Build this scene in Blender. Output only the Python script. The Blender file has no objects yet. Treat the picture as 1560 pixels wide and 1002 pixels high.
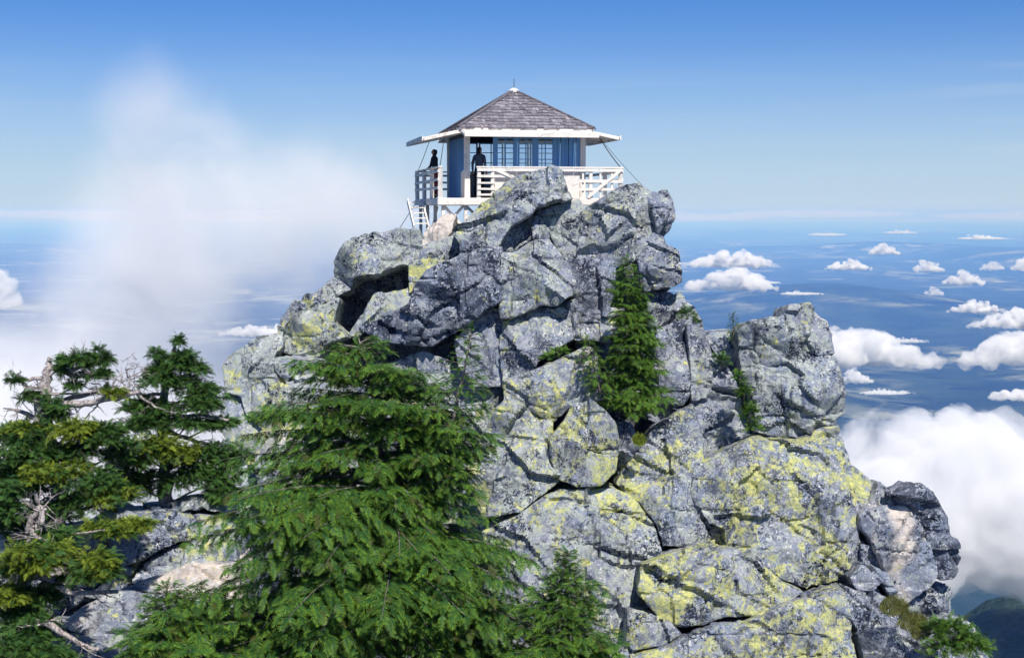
import bpy, bmesh, math, random
import numpy as np
from mathutils import Vector, Matrix

# ---------------------------------------------------------------- camera, sky, sun, exposure
SC = bpy.context.scene
COL = SC.collection
R = math.radians
F_PX = 2143.0                      # focal length in pixels of the 1560 px wide photograph
PITCH = math.atan((501 - 322) / F_PX)

cam_d = bpy.data.cameras.new('camera')
cam = bpy.data.objects.new('camera', cam_d)
COL.objects.link(cam)
cam_d.sensor_width = 36.0
cam_d.lens = 36.0 * F_PX / 1560.0
cam_d.clip_start = 0.3
cam_d.clip_end = 400000.0
cam.location = (0, 0, 0)
cam.rotation_euler = (R(90) - PITCH, 0, 0)
SC.camera = cam

SUN_EL, SUN_AZ = R(50), R(13)     # azimuth away from straight behind the camera, minus = left
to_sun = Vector((math.sin(SUN_AZ) * math.cos(SUN_EL), -math.cos(SUN_AZ) * math.cos(SUN_EL), math.sin(SUN_EL)))
sun_d = bpy.data.lights.new('sun', 'SUN')
sun_d.energy = 5.0
sun_d.angle = R(0.53)
sun_d.color = (1.0, 0.94, 0.85)
sun = bpy.data.objects.new('sun', sun_d)
COL.objects.link(sun)
sun.rotation_euler = to_sun.to_track_quat('Z', 'Y').to_euler()
sun.location = to_sun * 60

world = bpy.data.worlds.new('World')
SC.world = world
world.use_nodes = True
wn, wl = world.node_tree.nodes, world.node_tree.links
wn.clear()
w_out = wn.new('ShaderNodeOutputWorld')
w_bg = wn.new('ShaderNodeBackground')
sky = wn.new('ShaderNodeTexSky')
sky.sky_type = 'NISHITA'
sky.sun_disc = False
sky.sun_elevation = SUN_EL
sky.sun_rotation = R(180) - SUN_AZ
sky.altitude = 1600
sky.air_density = 1.0
sky.dust_density = 0.6
sky.ozone_density = 6.0
w_bg.inputs['Strength'].default_value = 0.098
w_tint = wn.new('ShaderNodeMix')
w_tint.data_type = 'RGBA'
w_tint.blend_type = 'MULTIPLY'
w_tint.inputs[0].default_value = 1.0
w_tint.inputs[7].default_value = (0.40, 0.63, 0.93, 1)
wl.new(sky.outputs[0], w_tint.inputs[6])
w_tc = wn.new('ShaderNodeTexCoord')
w_sep = wn.new('ShaderNodeSeparateXYZ')
wl.new(w_tc.outputs['Generated'], w_sep.inputs[0])
def w_range(v, a, b, lo, hi):
    x = wn.new('ShaderNodeMapRange')
    x.interpolation_type = 'SMOOTHSTEP'
    wl.new(v, x.inputs['Value'])
    for k, q in zip(('From Min', 'From Max', 'To Min', 'To Max'), (a, b, lo, hi)): x.inputs[k].default_value = q
    return x.outputs[0]
def w_mul(a, b):
    x = wn.new('ShaderNodeMath'); x.operation = 'MULTIPLY'
    wl.new(a, x.inputs[0]); wl.new(b, x.inputs[1])
    return x.outputs[0]
def w_mix(f, a, col):
    x = wn.new('ShaderNodeMix'); x.data_type = 'RGBA'
    wl.new(f, x.inputs[0]); wl.new(a, x.inputs[6]); x.inputs[7].default_value = col
    return x.outputs[2]
w_pale = w_mix(w_range(w_sep.outputs[2], 0.15, -0.03, 0.0, 0.95), w_tint.outputs[2], (5.3, 6.5, 7.5, 1))
w_map = wn.new('ShaderNodeMapping'); w_map.inputs['Scale'].default_value = (5, 5, 75)
wl.new(w_tc.outputs['Generated'], w_map.inputs[0])
w_no = wn.new('ShaderNodeTexNoise'); w_no.inputs['Scale'].default_value = 1.0; w_no.inputs['Detail'].default_value = 6
wl.new(w_map.outputs[0], w_no.inputs['Vector'])
w_no2 = wn.new('ShaderNodeTexNoise'); w_no2.inputs['Scale'].default_value = 2.2
wl.new(w_tc.outputs['Generated'], w_no2.inputs['Vector'])
w_ci = w_mul(w_mul(w_range(w_no.outputs[0], 0.46, 0.72, 0.0, 0.55), w_range(w_no2.outputs[0], 0.42, 0.6, 0.15, 1.0)),
             w_mul(w_range(w_sep.outputs[2], 0.02, 0.05, 0.0, 1.0), w_range(w_sep.outputs[2], 0.12, 0.08, 0.0, 1.0)))
w_sky = w_mix(w_ci, w_pale, (5.6, 6.5, 7.4, 1))
wl.new(w_sky, w_bg.inputs['Color'])
wl.new(w_bg.outputs[0], w_out.inputs['Surface'])

vs = SC.view_settings
vs.view_transform = 'Standard'
vs.look = 'None'
vs.exposure = 0.14
vs.gamma = 1.0
vs.use_curve_mapping = False
SC.render.engine = 'CYCLES'
cy = SC.cycles
cy.use_denoising = True
cy.denoiser = 'OPENIMAGEDENOISE'
cy.max_bounces = 10
cy.diffuse_bounces = 3
cy.glossy_bounces = 2
cy.transmission_bounces = 4
cy.transparent_max_bounces = 12
cy.volume_bounces = 8
cy.volume_max_steps = 96
cy.volume_step_rate = 1.0

# ---------------------------------------------------------------- helpers
FWD = np.array([0, math.cos(PITCH), -math.sin(PITCH)])
UPV = np.array([0, math.sin(PITCH), math.cos(PITCH)])
RGT = np.array([1.0, 0, 0])

def ray(px, py):
    return FWD + RGT * ((px - 780) / F_PX) - UPV * ((py - 501) / F_PX)

def P(px, py, Y):
    """the place at distance Y (metres ahead) that the photograph shows at pixel px, py"""
    d = ray(px, py)
    return d * (Y / d[1])

def tag(o, label=None, cat=None, group=None, kind=None):
    if label: o['label'] = label
    if cat: o['category'] = cat
    if group: o['group'] = group
    if kind: o['kind'] = kind
    return o

def empty(name, loc=(0, 0, 0), rz=0.0, parent=None):
    o = bpy.data.objects.new(name, None)
    COL.objects.link(o)
    o.location = loc
    o.rotation_euler = (0, 0, rz)
    o.empty_display_size = 0.3
    if parent: o.parent = parent
    return o

def np_mesh(name, V, faces, smooth=True, attrs=None):
    """faces: list of (n,k) int arrays"""
    V = np.asarray(V, dtype=np.float32)
    me = bpy.data.meshes.new(name)
    me.vertices.add(len(V))
    me.vertices.foreach_set('co', V.ravel())
    if not isinstance(faces, (list, tuple)): faces = [faces]
    faces = [np.asarray(f, dtype=np.int32) for f in faces if len(f)]
    nl = sum(f.size for f in faces)
    npoly = sum(len(f) for f in faces)
    me.loops.add(nl)
    me.polygons.add(npoly)
    me.loops.foreach_set('vertex_index', np.concatenate([f.ravel() for f in faces]))
    tot = np.concatenate([np.full(len(f), f.shape[1], np.int32) for f in faces])
    st = np.concatenate([[0], np.cumsum(tot)[:-1]]).astype(np.int32)
    me.polygons.foreach_set('loop_start', st)
    me.polygons.foreach_set('use_smooth', np.full(npoly, smooth, dtype=bool))
    me.update(calc_edges=True)
    if attrs:
        for k, a in attrs.items():
            at = me.attributes.new(k, 'FLOAT', 'POINT')
            at.data.foreach_set('value', np.asarray(a, dtype=np.float32))
    return me

def link(name, me, mat=None, parent=None):
    o = bpy.data.objects.new(name, me)
    COL.objects.link(o)
    if mat is not None and len(me.materials) == 0: me.materials.append(mat)
    if parent: o.parent = parent
    return o

def _hash(ix, iy, iz, seed):
    h = (ix.astype(np.uint32) * np.uint32(374761393) + iy.astype(np.uint32) * np.uint32(668265263)
         + iz.astype(np.uint32) * np.uint32(2246822519) + np.uint32(seed * 3266489917 & 0xffffffff))
    h = (h ^ (h >> np.uint32(13))) * np.uint32(1274126177)
    h = (h ^ (h >> np.uint32(16))) * np.uint32(2246822519)
    h = h ^ (h >> np.uint32(15))
    return h.astype(np.float64) / 2147483648.0 - 1.0

def vnoise(p, seed=0):
    p = np.asarray(p, dtype=np.float64)
    i = np.floor(p).astype(np.int64)
    f = p - i
    u = f * f * f * (f * (f * 6 - 15) + 10)
    r = 0
    for dx in (0, 1):
        wx = u[:, 0] if dx else 1 - u[:, 0]
        for dy in (0, 1):
            wy = u[:, 1] if dy else 1 - u[:, 1]
            for dz in (0, 1):
                wz = u[:, 2] if dz else 1 - u[:, 2]
                r = r + _hash(i[:, 0] + dx, i[:, 1] + dy, i[:, 2] + dz, seed) * wx * wy * wz
    return r

def fbm(p, octaves=4, seed=0, gain=0.5):
    r, a = 0, 1.0
    p = np.asarray(p, dtype=np.float64)
    for k in range(octaves):
        r = r + a * vnoise(p * (2.03 ** k) + 17.3 * k, seed + k)
        a *= gain
    return r

def vert_normals(V, me):
    n = np.empty(len(V) * 3, dtype=np.float32)
    me.vertices.foreach_get('normal', n) if False else me.vertex_normals.foreach_get('vector', n)
    return n.reshape(-1, 3).astype(np.float64)

def get_co(me):
    v = np.empty(len(me.vertices) * 3, dtype=np.float32)
    me.vertices.foreach_get('co', v)
    return v.reshape(-1, 3).astype(np.float64)

def set_co(me, V):
    me.vertices.foreach_set('co', np.asarray(V, dtype=np.float32).ravel())
    me.update()

def laplace(me, V, it, k=0.5):
    e = np.empty(len(me.edges) * 2, dtype=np.int32)
    me.edges.foreach_get('vertices', e)
    e = e.reshape(-1, 2)
    deg = np.bincount(e.ravel(), minlength=len(V)).astype(np.float64)[:, None]
    for _ in range(it):
        s = np.zeros_like(V)
        for c in range(3):
            s[:, c] = np.bincount(e[:, 0], V[e[:, 1], c], len(V)) + np.bincount(e[:, 1], V[e[:, 0], c], len(V))
        V = V * (1 - k) + k * s / np.maximum(deg, 1)
    return V

def remesh_all(meshes, voxels):
    """voxel-remesh a list of closed meshes in one go"""
    tmp = []
    for me, vx in zip(meshes, voxels):
        o = bpy.data.objects.new('tmp', me)
        COL.objects.link(o)
        m = o.modifiers.new('r', 'REMESH')
        m.mode = 'VOXEL'
        m.voxel_size = vx
        m.use_smooth_shade = True
        tmp.append(o)
    dg = bpy.context.evaluated_depsgraph_get()
    dg.update()
    out = []
    for o in tmp:
        out.append(bpy.data.meshes.new_from_object(o.evaluated_get(dg)))
    for o in tmp:
        me = o.data
        bpy.data.objects.remove(o)
        bpy.data.meshes.remove(me)
    return out

def tube(path, radii, sides=6, cap=True):
    """a tapered tube along a path: verts, quads"""
    path = np.asarray(path, dtype=np.float64)
    n = len(path)
    t = np.gradient(path, axis=0)
    t /= np.linalg.norm(t, axis=1)[:, None] + 1e-9
    ref = np.array([0, 0, 1.0]) if abs(t[0, 2]) < 0.8 else np.array([1.0, 0, 0])
    V = []
    for i in range(n):
        a = np.cross(t[i], ref); a /= np.linalg.norm(a) + 1e-9
        b = np.cross(t[i], a)
        ang = np.arange(sides) * 2 * math.pi / sides
        V.append(path[i] + radii[i] * (np.cos(ang)[:, None] * a + np.sin(ang)[:, None] * b))
    V = np.concatenate(V)
    q = []
    for i in range(n - 1):
        for k in range(sides):
            k2 = (k + 1) % sides
            q.append((i * sides + k, i * sides + k2, (i + 1) * sides + k2, (i + 1) * sides + k))
    if cap:
        c0, c1 = len(V), len(V) + 1
        V = np.concatenate([V, path[:1], path[-1:]])
        for k in range(sides):
            k2 = (k + 1) % sides
            q.append((k2, k, c0, c0))
            q.append(((n - 1) * sides + k, (n - 1) * sides + k2, c1, c1))
        # degenerate quads become triangles below
        tri = [(a, b, c) for a, b, c, d in q if c == d]
        quad = [x for x in q if x[2] != x[3]]
        return V, np.array(quad, np.int32), np.array(tri, np.int32)
    return V, np.array(q, np.int32), np.zeros((0, 3), np.int32)

class MB:
    """collects pieces of ONE part"""
    def __init__(s): s.V, s.Q, s.T, s.n = [], [], [], 0
    def add(s, V, Q=None, T=None):
        s.V.append(np.asarray(V, dtype=np.float64))
        if Q is not None and len(Q): s.Q.append(np.asarray(Q) + s.n)
        if T is not None and len(T): s.T.append(np.asarray(T) + s.n)
        s.n += len(V)
        return s
    def tube(s, path, radii, sides=6): return s.add(*tube(path, radii, sides))
    def box(s, x0, x1, y0, y1, z0, z1):
        V = [(x, y, z) for x in (x0, x1) for y in (y0, y1) for z in (z0, z1)]
        Q = [(0, 1, 3, 2), (4, 6, 7, 5), (0, 4, 5, 1), (2, 3, 7, 6), (0, 2, 6, 4), (1, 5, 7, 3)]
        return s.add(V, Q)
    def bar(s, a, b, w, h, up=(0, 0, 1)):
        """a rectangular bar from a to b, w wide, h high"""
        a, b = np.array(a, float), np.array(b, float)
        t = b - a; t /= np.linalg.norm(t)
        up = np.array(up, float)
        side = np.cross(t, up)
        if np.linalg.norm(side) < 1e-3: side = np.cross(t, np.array([1.0, 0, 0]))
        side /= np.linalg.norm(side)
        u = np.cross(side, t)
        V = []
        for e in (a, b):
            for sx, sz in ((-1, -1), (1, -1), (1, 1), (-1, 1)):
                V.append(e + side * sx * w / 2 + u * sz * h / 2)
        Q = [(0, 3, 2, 1), (4, 5, 6, 7), (0, 1, 5, 4), (1, 2, 6, 5), (2, 3, 7, 6), (3, 0, 4, 7)]
        return s.add(V, Q)
    def mesh(s, name, smooth=False, attrs=None):
        f = []
        if s.Q: f.append(np.concatenate(s.Q))
        if s.T: f.append(np.concatenate(s.T))
        return np_mesh(name, np.concatenate(s.V), f, smooth, attrs)
    def build(s, name, mat, parent=None, smooth=False):
        return link(name, s.mesh(name, smooth), mat, parent)

class NT:
    """small shorthand for node materials"""
    def __init__(s, name):
        s.m = bpy.data.materials.new(name)
        s.m.use_nodes = True
        s.t = s.m.node_tree
        s.t.nodes.clear()
        s.out = s.t.nodes.new('ShaderNodeOutputMaterial')
    def n(s, typ, **kw):
        x = s.t.nodes.new('ShaderNode' + typ)
        for k, v in kw.items(): setattr(x, k, v)
        return x
    def put(s, sock, v):
        if hasattr(v, 'is_output') or hasattr(v, 'links'): s.t.links.new(v, sock)
        else:
            if isinstance(v, tuple) and len(v) == 3 and sock.type == 'RGBA': v = v + (1,)
            sock.default_value = v
    def pos(s): return s.n('NewGeometry').outputs['Position']
    def noise(s, vec, scale, detail=4, rough=0.55, dist=0.0, lac=2.0):
        x = s.n('TexNoise')
        s.put(x.inputs['Vector'], vec)
        x.inputs['Scale'].default_value = scale
        x.inputs['Detail'].default_value = detail
        x.inputs['Roughness'].default_value = rough
        x.inputs['Lacunarity'].default_value = lac
        x.inputs['Distortion'].default_value = dist
        return x.outputs[0]
    def math(s, op, a, b=0.0, c=0.0, clamp=False):
        x = s.n('Math', operation=op, use_clamp=clamp)
        s.put(x.inputs[0], a); s.put(x.inputs[1], b)
        if len(x.inputs) > 2: s.put(x.inputs[2], c)
        return x.outputs[0]
    def ramp(s, v, a, b, lo=0.0, hi=1.0):
        """smooth 0..1 as v goes from a to b"""
        x = s.n('MapRange', interpolation_type='SMOOTHSTEP')
        s.put(x.inputs['Value'], v)
        s.put(x.inputs['From Min'], a); s.put(x.inputs['From Max'], b)
        s.put(x.inputs['To Min'], lo); s.put(x.inputs['To Max'], hi)
        return x.outputs[0]
    def mix(s, f, a, b, mode='MIX'):
        x = s.n('Mix', data_type='RGBA', blend_type=mode)
        s.put(x.inputs[0], f); s.put(x.inputs[6], a); s.put(x.inputs[7], b)
        return x.outputs[2]
    def vmul(s, v, k):
        x = s.n('VectorMath', operation='MULTIPLY')
        s.put(x.inputs[0], v); s.put(x.inputs[1], k)
        return x.outputs[0]
    def bump(s, h, strength, dist):
        x = s.n('Bump')
        s.put(x.inputs['Height'], h)
        x.inputs['Strength'].default_value = strength
        x.inputs['Distance'].default_value = dist
        return x.outputs[0]
    def attr(s, name, typ='GEOMETRY'):
        x = s.n('Attribute', attribute_type=typ, attribute_name=name)
        return x.outputs['Fac']
    def principled(s, color, rough=0.8, spec=0.3, normal=None, metal=0.0):
        b = s.n('BsdfPrincipled')
        s.put(b.inputs['Base Color'], color)
        s.put(b.inputs['Roughness'], rough)
        b.inputs['Specular IOR Level'].default_value = spec
        b.inputs['Metallic'].default_value = metal
        if normal is not None: s.put(b.inputs['Normal'], normal)
        s.t.links.new(b.outputs[0], s.out.inputs['Surface'])
        return b

# ---------------------------------------------------------------- far ground: one sheet to the horizon
def mat_land():
    t = NT('forest_land')
    p = t.pos()
    big = t.noise(p, 0.00022, 5, 0.6)
    mid = t.noise(p, 0.0013, 5, 0.65)
    fine = t.noise(p, 0.012, 3, 0.6)
    c = t.mix(t.ramp(mid, 0.35, 0.65), (0.010, 0.026, 0.022), (0.040, 0.070, 0.040))
    c = t.mix(t.math('MULTIPLY', t.ramp(big, 0.46, 0.58), t.ramp(mid, 0.47, 0.60)), c, (0.36, 0.37, 0.27))
    c = t.mix(t.math('MULTIPLY', t.ramp(fine, 0.55, 0.7), 0.5), c, (0.07, 0.085, 0.045))
    h = t.math('ADD', t.noise(p, 0.035, 3, 0.7), t.math('MULTIPLY', mid, 3.0))
    t.principled(c, 0.95, 0.1, t.bump(h, 0.8, 22.0))
    return t.m

GROUND_Z = -1500.0
def ground_h(x, y):
    r = np.hypot(x, y - 25)
    a = np.degrees(np.arctan2(x, y))
    base = np.interp(r, [0, 22, 60, 300, 1000, 2200, 3600, 6000, 12000], [-14, -20, -52, -240, -700, -1180, -1430, -1490, GROUND_Z])
    p = np.stack([x, y, 0 * x], 1)
    rough = fbm(p / 700.0, 4, 3) * np.interp(r, [0, 150, 900, 4000, 8000], [0, 8, 90, 60, 12])
    hills = np.maximum(fbm(p / 9000.0 + 3.1, 4, 9) - 0.25, 0) * np.interp(r, [0, 5000, 12000, 60000], [0, 0, 520, 320])
    spur = 560 * np.exp(-((a - 21) / 9.0) ** 2) * np.exp(-((r - 1900) / 420.0) ** 2)
    hill = 420 * np.exp(-(((x - 4600) / 2300.0) ** 2 + ((y - 21000) / 2600.0) ** 2))
    return base + rough + hills + spur + hill

rad = np.concatenate([[0.0], np.geomspace(24, 200000, 205)])
ang = np.linspace(0, 2 * math.pi, 301)[:-1]
RR, AA = np.meshgrid(rad, ang, indexing='ij')
gx, gy = (RR * np.sin(AA)).ravel(), (RR * np.cos(AA) + 25).ravel()
gV = np.stack([gx, gy, ground_h(gx, gy)], 1)
na = len(ang)
ii, jj = np.meshgrid(np.arange(len(rad) - 1), np.arange(na), indexing='ij')
jn = (jj + 1) % na
gQ = np.stack([ii * na + jj, (ii + 1) * na + jj, (ii + 1) * na + jn, ii * na + jn], -1).reshape(-1, 4)[:, ::-1]
ground = link('ground', np_mesh('ground', gV, [gQ]), mat_land())
tag(ground, 'wide blue-hazed forest lowland reaching to the far horizon', 'ground', kind='structure')

# ---------------------------------------------------------------- air: one closed box of thin haze
HZ = 206000.0
hz = MB().box(-HZ, HZ, -HZ, HZ, GROUND_Z - 340, 60.0)
t = NT('haze_air')
pv = t.n('VolumePrincipled')
pv.inputs['Color'].default_value = (0.16, 0.37, 1.0, 1)
pv.inputs['Density'].default_value = 4.3e-5
pv.inputs['Anisotropy'].default_value = -0.3
pv.inputs['Absorption Color'].default_value = (0.80, 0.80, 0.80, 1)
t.t.links.new(pv.outputs[0], t.out.inputs['Volume'])
haze = hz.build('haze', t.m)
tag(haze, 'thin blue haze filling the air over the lowland', 'haze', kind='stuff')

# ---------------------------------------------------------------- clouds
def mat_cloud(name, dens, col=(0.999, 0.999, 1.0), an=-0.3, ragged=0.0):
    t = NT(name)
    v = t.n('VolumePrincipled')
    v.inputs['Color'].default_value = col + (1,)
    v.inputs['Density'].default_value = dens
    if ragged:      # size of the largest billows in metres
        tc = t.n('TexCoord')
        t.put(v.inputs['Density'], t.ramp(t.noise(tc.outputs['Object'], 1.0 / ragged, 5, 0.62, 0.3), 0.38, 0.60, 0.0, dens * 1.7))
        t.m.cycles.volume_step_rate = 0.45
    v.inputs['Anisotropy'].default_value = an
    t.t.links.new(v.outputs[0], t.out.inputs['Volume'])
    return t.m

ico = None
def ico_sphere(sub):
    bm = bmesh.new()
    bmesh.ops.create_icosphere(bm, subdivisions=sub, radius=1.0)
    V = np.array([v.co[:] for v in bm.verts])
    T = np.array([[v.index for v in f.verts] for f in bm.faces], np.int32)
    bm.free()
    return V, T
ICO2 = ico_sphere(2)

def cloud_mesh(W, H, D, n, seed, flat=0.0):
    rnd = random.Random(seed)
    b = MB()
    for k in range(n):
        u = rnd.uniform(-1, 1)
        env = (1 - abs(u) ** 2.2)
        r = H * rnd.uniform(0.16, 0.34) * (0.45 + 0.55 * env)
        x = u * (W / 2 - r)
        y = rnd.uniform(-1, 1) * (D / 2 - r) * env
        z = r * 0.8 + rnd.random() ** 1.3 * max(H * env * 0.95 - 1.8 * r, 0)
        b.add(ICO2[0] * r * np.array([1.15, 1.15, 0.9]) + np.array([x, y, z]), None, ICO2[1])
    # a flat belly
    b.add(ICO2[0] * np.array([W * 0.40, D * 0.36, H * 0.20]) + np.array([0, 0, H * 0.20]), None, ICO2[1])
    return b.mesh('cloud')

CLOUDS = [  # px box x0,x1,y0,y1 ; distance ; lumps ; label
    (1040, 1190, 376, 408, 10500, 26, 'long white cumulus bank just right of the jutting summit block'),
    (1040, 1192, 400, 442, 9300, 26, 'low white cumulus under the long bank beside the summit block'),
    (1030, 1440, 478, 556, 5600, 70, 'big flat-bottomed white cloud behind the square pinnacle'),
    (1455, 1700, 490, 558, 5300, 60, 'broad white cloud level with the square pinnacle at the far right'),
    (1470, 1640, 466, 500, 6400, 30, 'pale cloud bank above the broad white cloud'),
    (1440, 1534, 455, 476, 7800, 22, 'small flat cloud above the dark forested hill flank'),
    (1500, 1600, 582, 609, 4300, 22, 'single small cloud drifting above the huge cloud bank'),
    (1255, 1330, 392, 411, 11500, 16, 'small cumulus floating over the hazy plain before the dark hill'),
    (1434, 1502, 408, 434, 10000, 18, 'puffy little cumulus over the plain right of the dark hill'),
    (1322, 1372, 368, 388, 14500, 14, 'tiny far cumulus highest over the hazy plain'),
    (1388, 1440, 392, 414, 12000, 14, 'tiny flat cumulus between the highest far cumulus and a puffy one'),
    (1405, 1440, 434, 450, 9000, 12, 'tiny cloud scrap beside the dark hill top'),
    (1535, 1600, 386, 412, 11000, 16, 'puffy cumulus at the end of the row over the plain'),
    (1490, 1536, 395, 412, 11800, 12, 'tiny cumulus scrap close beside the puffy cumulus ending the row'),
    (1277, 1330, 556, 584, 4700, 14, 'faint cloud wisp beside the square pinnacle'),
    (1340, 1400, 348, 356, 22000, 12, 'thin far streak of cloud just under the horizon line'),
    (1220, 1300, 352, 359, 21000, 12, 'thin far cloud streak nearest the summit block under the horizon'),
    (1450, 1540, 356, 365, 19000, 14, 'long thin far cloud streak above the puffy row'),
    (1110, 1200, 424, 432, 9900, 12, 'thin cloud streak trailing from the low cumulus'),
    (1180, 1260, 440, 449, 9000, 12, 'faint low cloud streak before the dark hill'),
    (1340, 1420, 510, 522, 6300, 12, 'cloud scrap above the end of the big flat-bottomed cloud'),
    (1300, 1400, 590, 600, 4200, 12, 'thin cloud shred just above the huge bank'),
    (-60, 40, 395, 470, 7000, 24, 'dim cloud far left beyond the rising mist'),
    (330, 470, 486, 512, 5200, 20, 'flat cloud scrap in the blue gap of the mist'),
]
cm, vx = [], []
for k, (x0, x1, y0, y1, Y, n, lab) in enumerate(CLOUDS):
    s = Y / F_PX
    W, H = (x1 - x0) * s, (y1 - y0) * s
    cm.append(cloud_mesh(W, H, W * 0.55, n * 2, 100 + k))
    vx.append(max(H / 16, W / 95))
cm = remesh_all(cm, vx)
for k, (x0, x1, y0, y1, Y, n, lab) in enumerate(CLOUDS):
    s = Y / F_PX
    H = (y1 - y0) * s
    me = cm[k]
    V = get_co(me)
    N = vert_normals(V, me)
    V = V + N * (fbm(V / (H * 0.26), 5, 40 + k, 0.6) * H * 0.085)[:, None]
    set_co(me, V)
    o = link('cumulus_cloud', me, mat_cloud('cloud_vapour', (4.6 if n > 12 else 2.0) / H, ragged=H * .42))
    o.location = P((x0 + x1) / 2, y1, Y)
    tag(o, lab, 'cloud', 'cumulus clouds over the lowland')

# the huge bank on the right, close below the summit
big = cloud_mesh(640, 215, 420, 150, 77)
far = MB()
rnd = random.Random(5)
for k in range(44):
    u = rnd.uniform(-1, 1)
    r = rnd.uniform(250, 620)
    far.add(ICO2[0] * r * np.array([5.0, 2.5, 0.22]) + np.array([u * 45000, rnd.uniform(-3000, 3000), rnd.uniform(-60, 160)]), None, ICO2[1])
big, = remesh_all([big], [5.5])
V = get_co(big); N = vert_normals(V, big)
V = V + N * (fbm(V / 34.0, 5, 61, 0.6) * 8)[:, None]
V[:, 2] -= 0.30 * np.clip(V[:, 0] + 40, 0, 400)            # its top sinks to the right
set_co(big, V)
o = link('cloud_bank', big, mat_cloud('bank_vapour', 0.020, ragged=75.0))
o.location = P(1420, 880, 1500) + np.array([70, 0, 0])
tag(o, 'huge bright cloud bank filling the valley behind the right-hand boulder', 'cloud')
o = link('distant_cloud_line', far.mesh('distant_cloud_line', True), mat_cloud('far_vapour', 0.00035))
o.location = P(1100, 331, 40000)
tag(o, 'thin bright line of cloud lying along the far horizon', 'cloud', kind='stuff')

# ---------------------------------------------------------------- the mist rising on the left
t = NT('mist_vapour')
p = t.pos()
warp = t.n('VectorMath', operation='ADD')
nz = t.n('TexNoise'); nz.inputs['Scale'].default_value = 0.045; nz.inputs['Detail'].default_value = 3
t.put(nz.inputs['Vector'], p)
wv = t.n('VectorMath', operation='SCALE'); t.put(wv.inputs[0], nz.outputs[1]); wv.inputs['Scale'].default_value = 22.0
t.put(warp.inputs[0], p); t.put(warp.inputs[1], wv.outputs[0])
MISTY = 190.0
BLOBS = [  # px, py, rx, ry (px), depth m, weight
    (120, 725, 345, 180, 36, 1.5), (230, 430, 155, 165, 28, 1.0), (272, 248, 98, 132, 24, 0.58),
    (500, 350, 160, 108, 26, 0.74), (0, 585, 185, 95, 30, 0.85), (245, 665, 130, 105, 30, 1.1)]
dens = None
for (bx, by, rx, ry, dp, w) in BLOBS:
    c = P(bx, by, MISTY); s = MISTY / F_PX
    sub = t.n('VectorMath', operation='SUBTRACT'); t.put(sub.inputs[0], warp.outputs[0]); t.put(sub.inputs[1], tuple(c + np.array([11.0, 11.0, 11.0])))
    sc = t.vmul(sub.outputs[0], (1 / (rx * s), 1 / dp, 1 / (ry * s)))
    ln = t.n('VectorMath', operation='LENGTH'); t.put(ln.inputs[0], sc)
    g = t.ramp(ln.outputs['Value'], 1.35, 0.1, 0.0, w)
    dens = g if dens is None else t.math('ADD', dens, g)
tex = t.noise(p, 0.085, 5, 0.62, 0.5)
dens = t.math('MULTIPLY', dens, t.ramp(tex, 0.34, 0.64, 0.08, 1.75))
dens = t.math('MULTIPLY', dens, 0.074)
v = t.n('VolumePrincipled')
v.inputs['Color'].default_value = (0.995, 0.995, 1.0, 1)
v.inputs['Anisotropy'].default_value = -0.25
t.put(v.inputs['Density'], dens)
t.t.links.new(v.outputs[0], t.out.inputs['Volume'])
a, b = P(-260, 1000, MISTY), P(700, 40, MISTY)
mist = MB().box(a[0], b[0], MISTY - 48, MISTY + 48, a[2], b[2]).build('mist', t.m)
t.m.cycles.volume_step_rate = 0.6
tag(mist, 'soft white mist rising up the left side of the summit', 'mist', kind='stuff')

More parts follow.
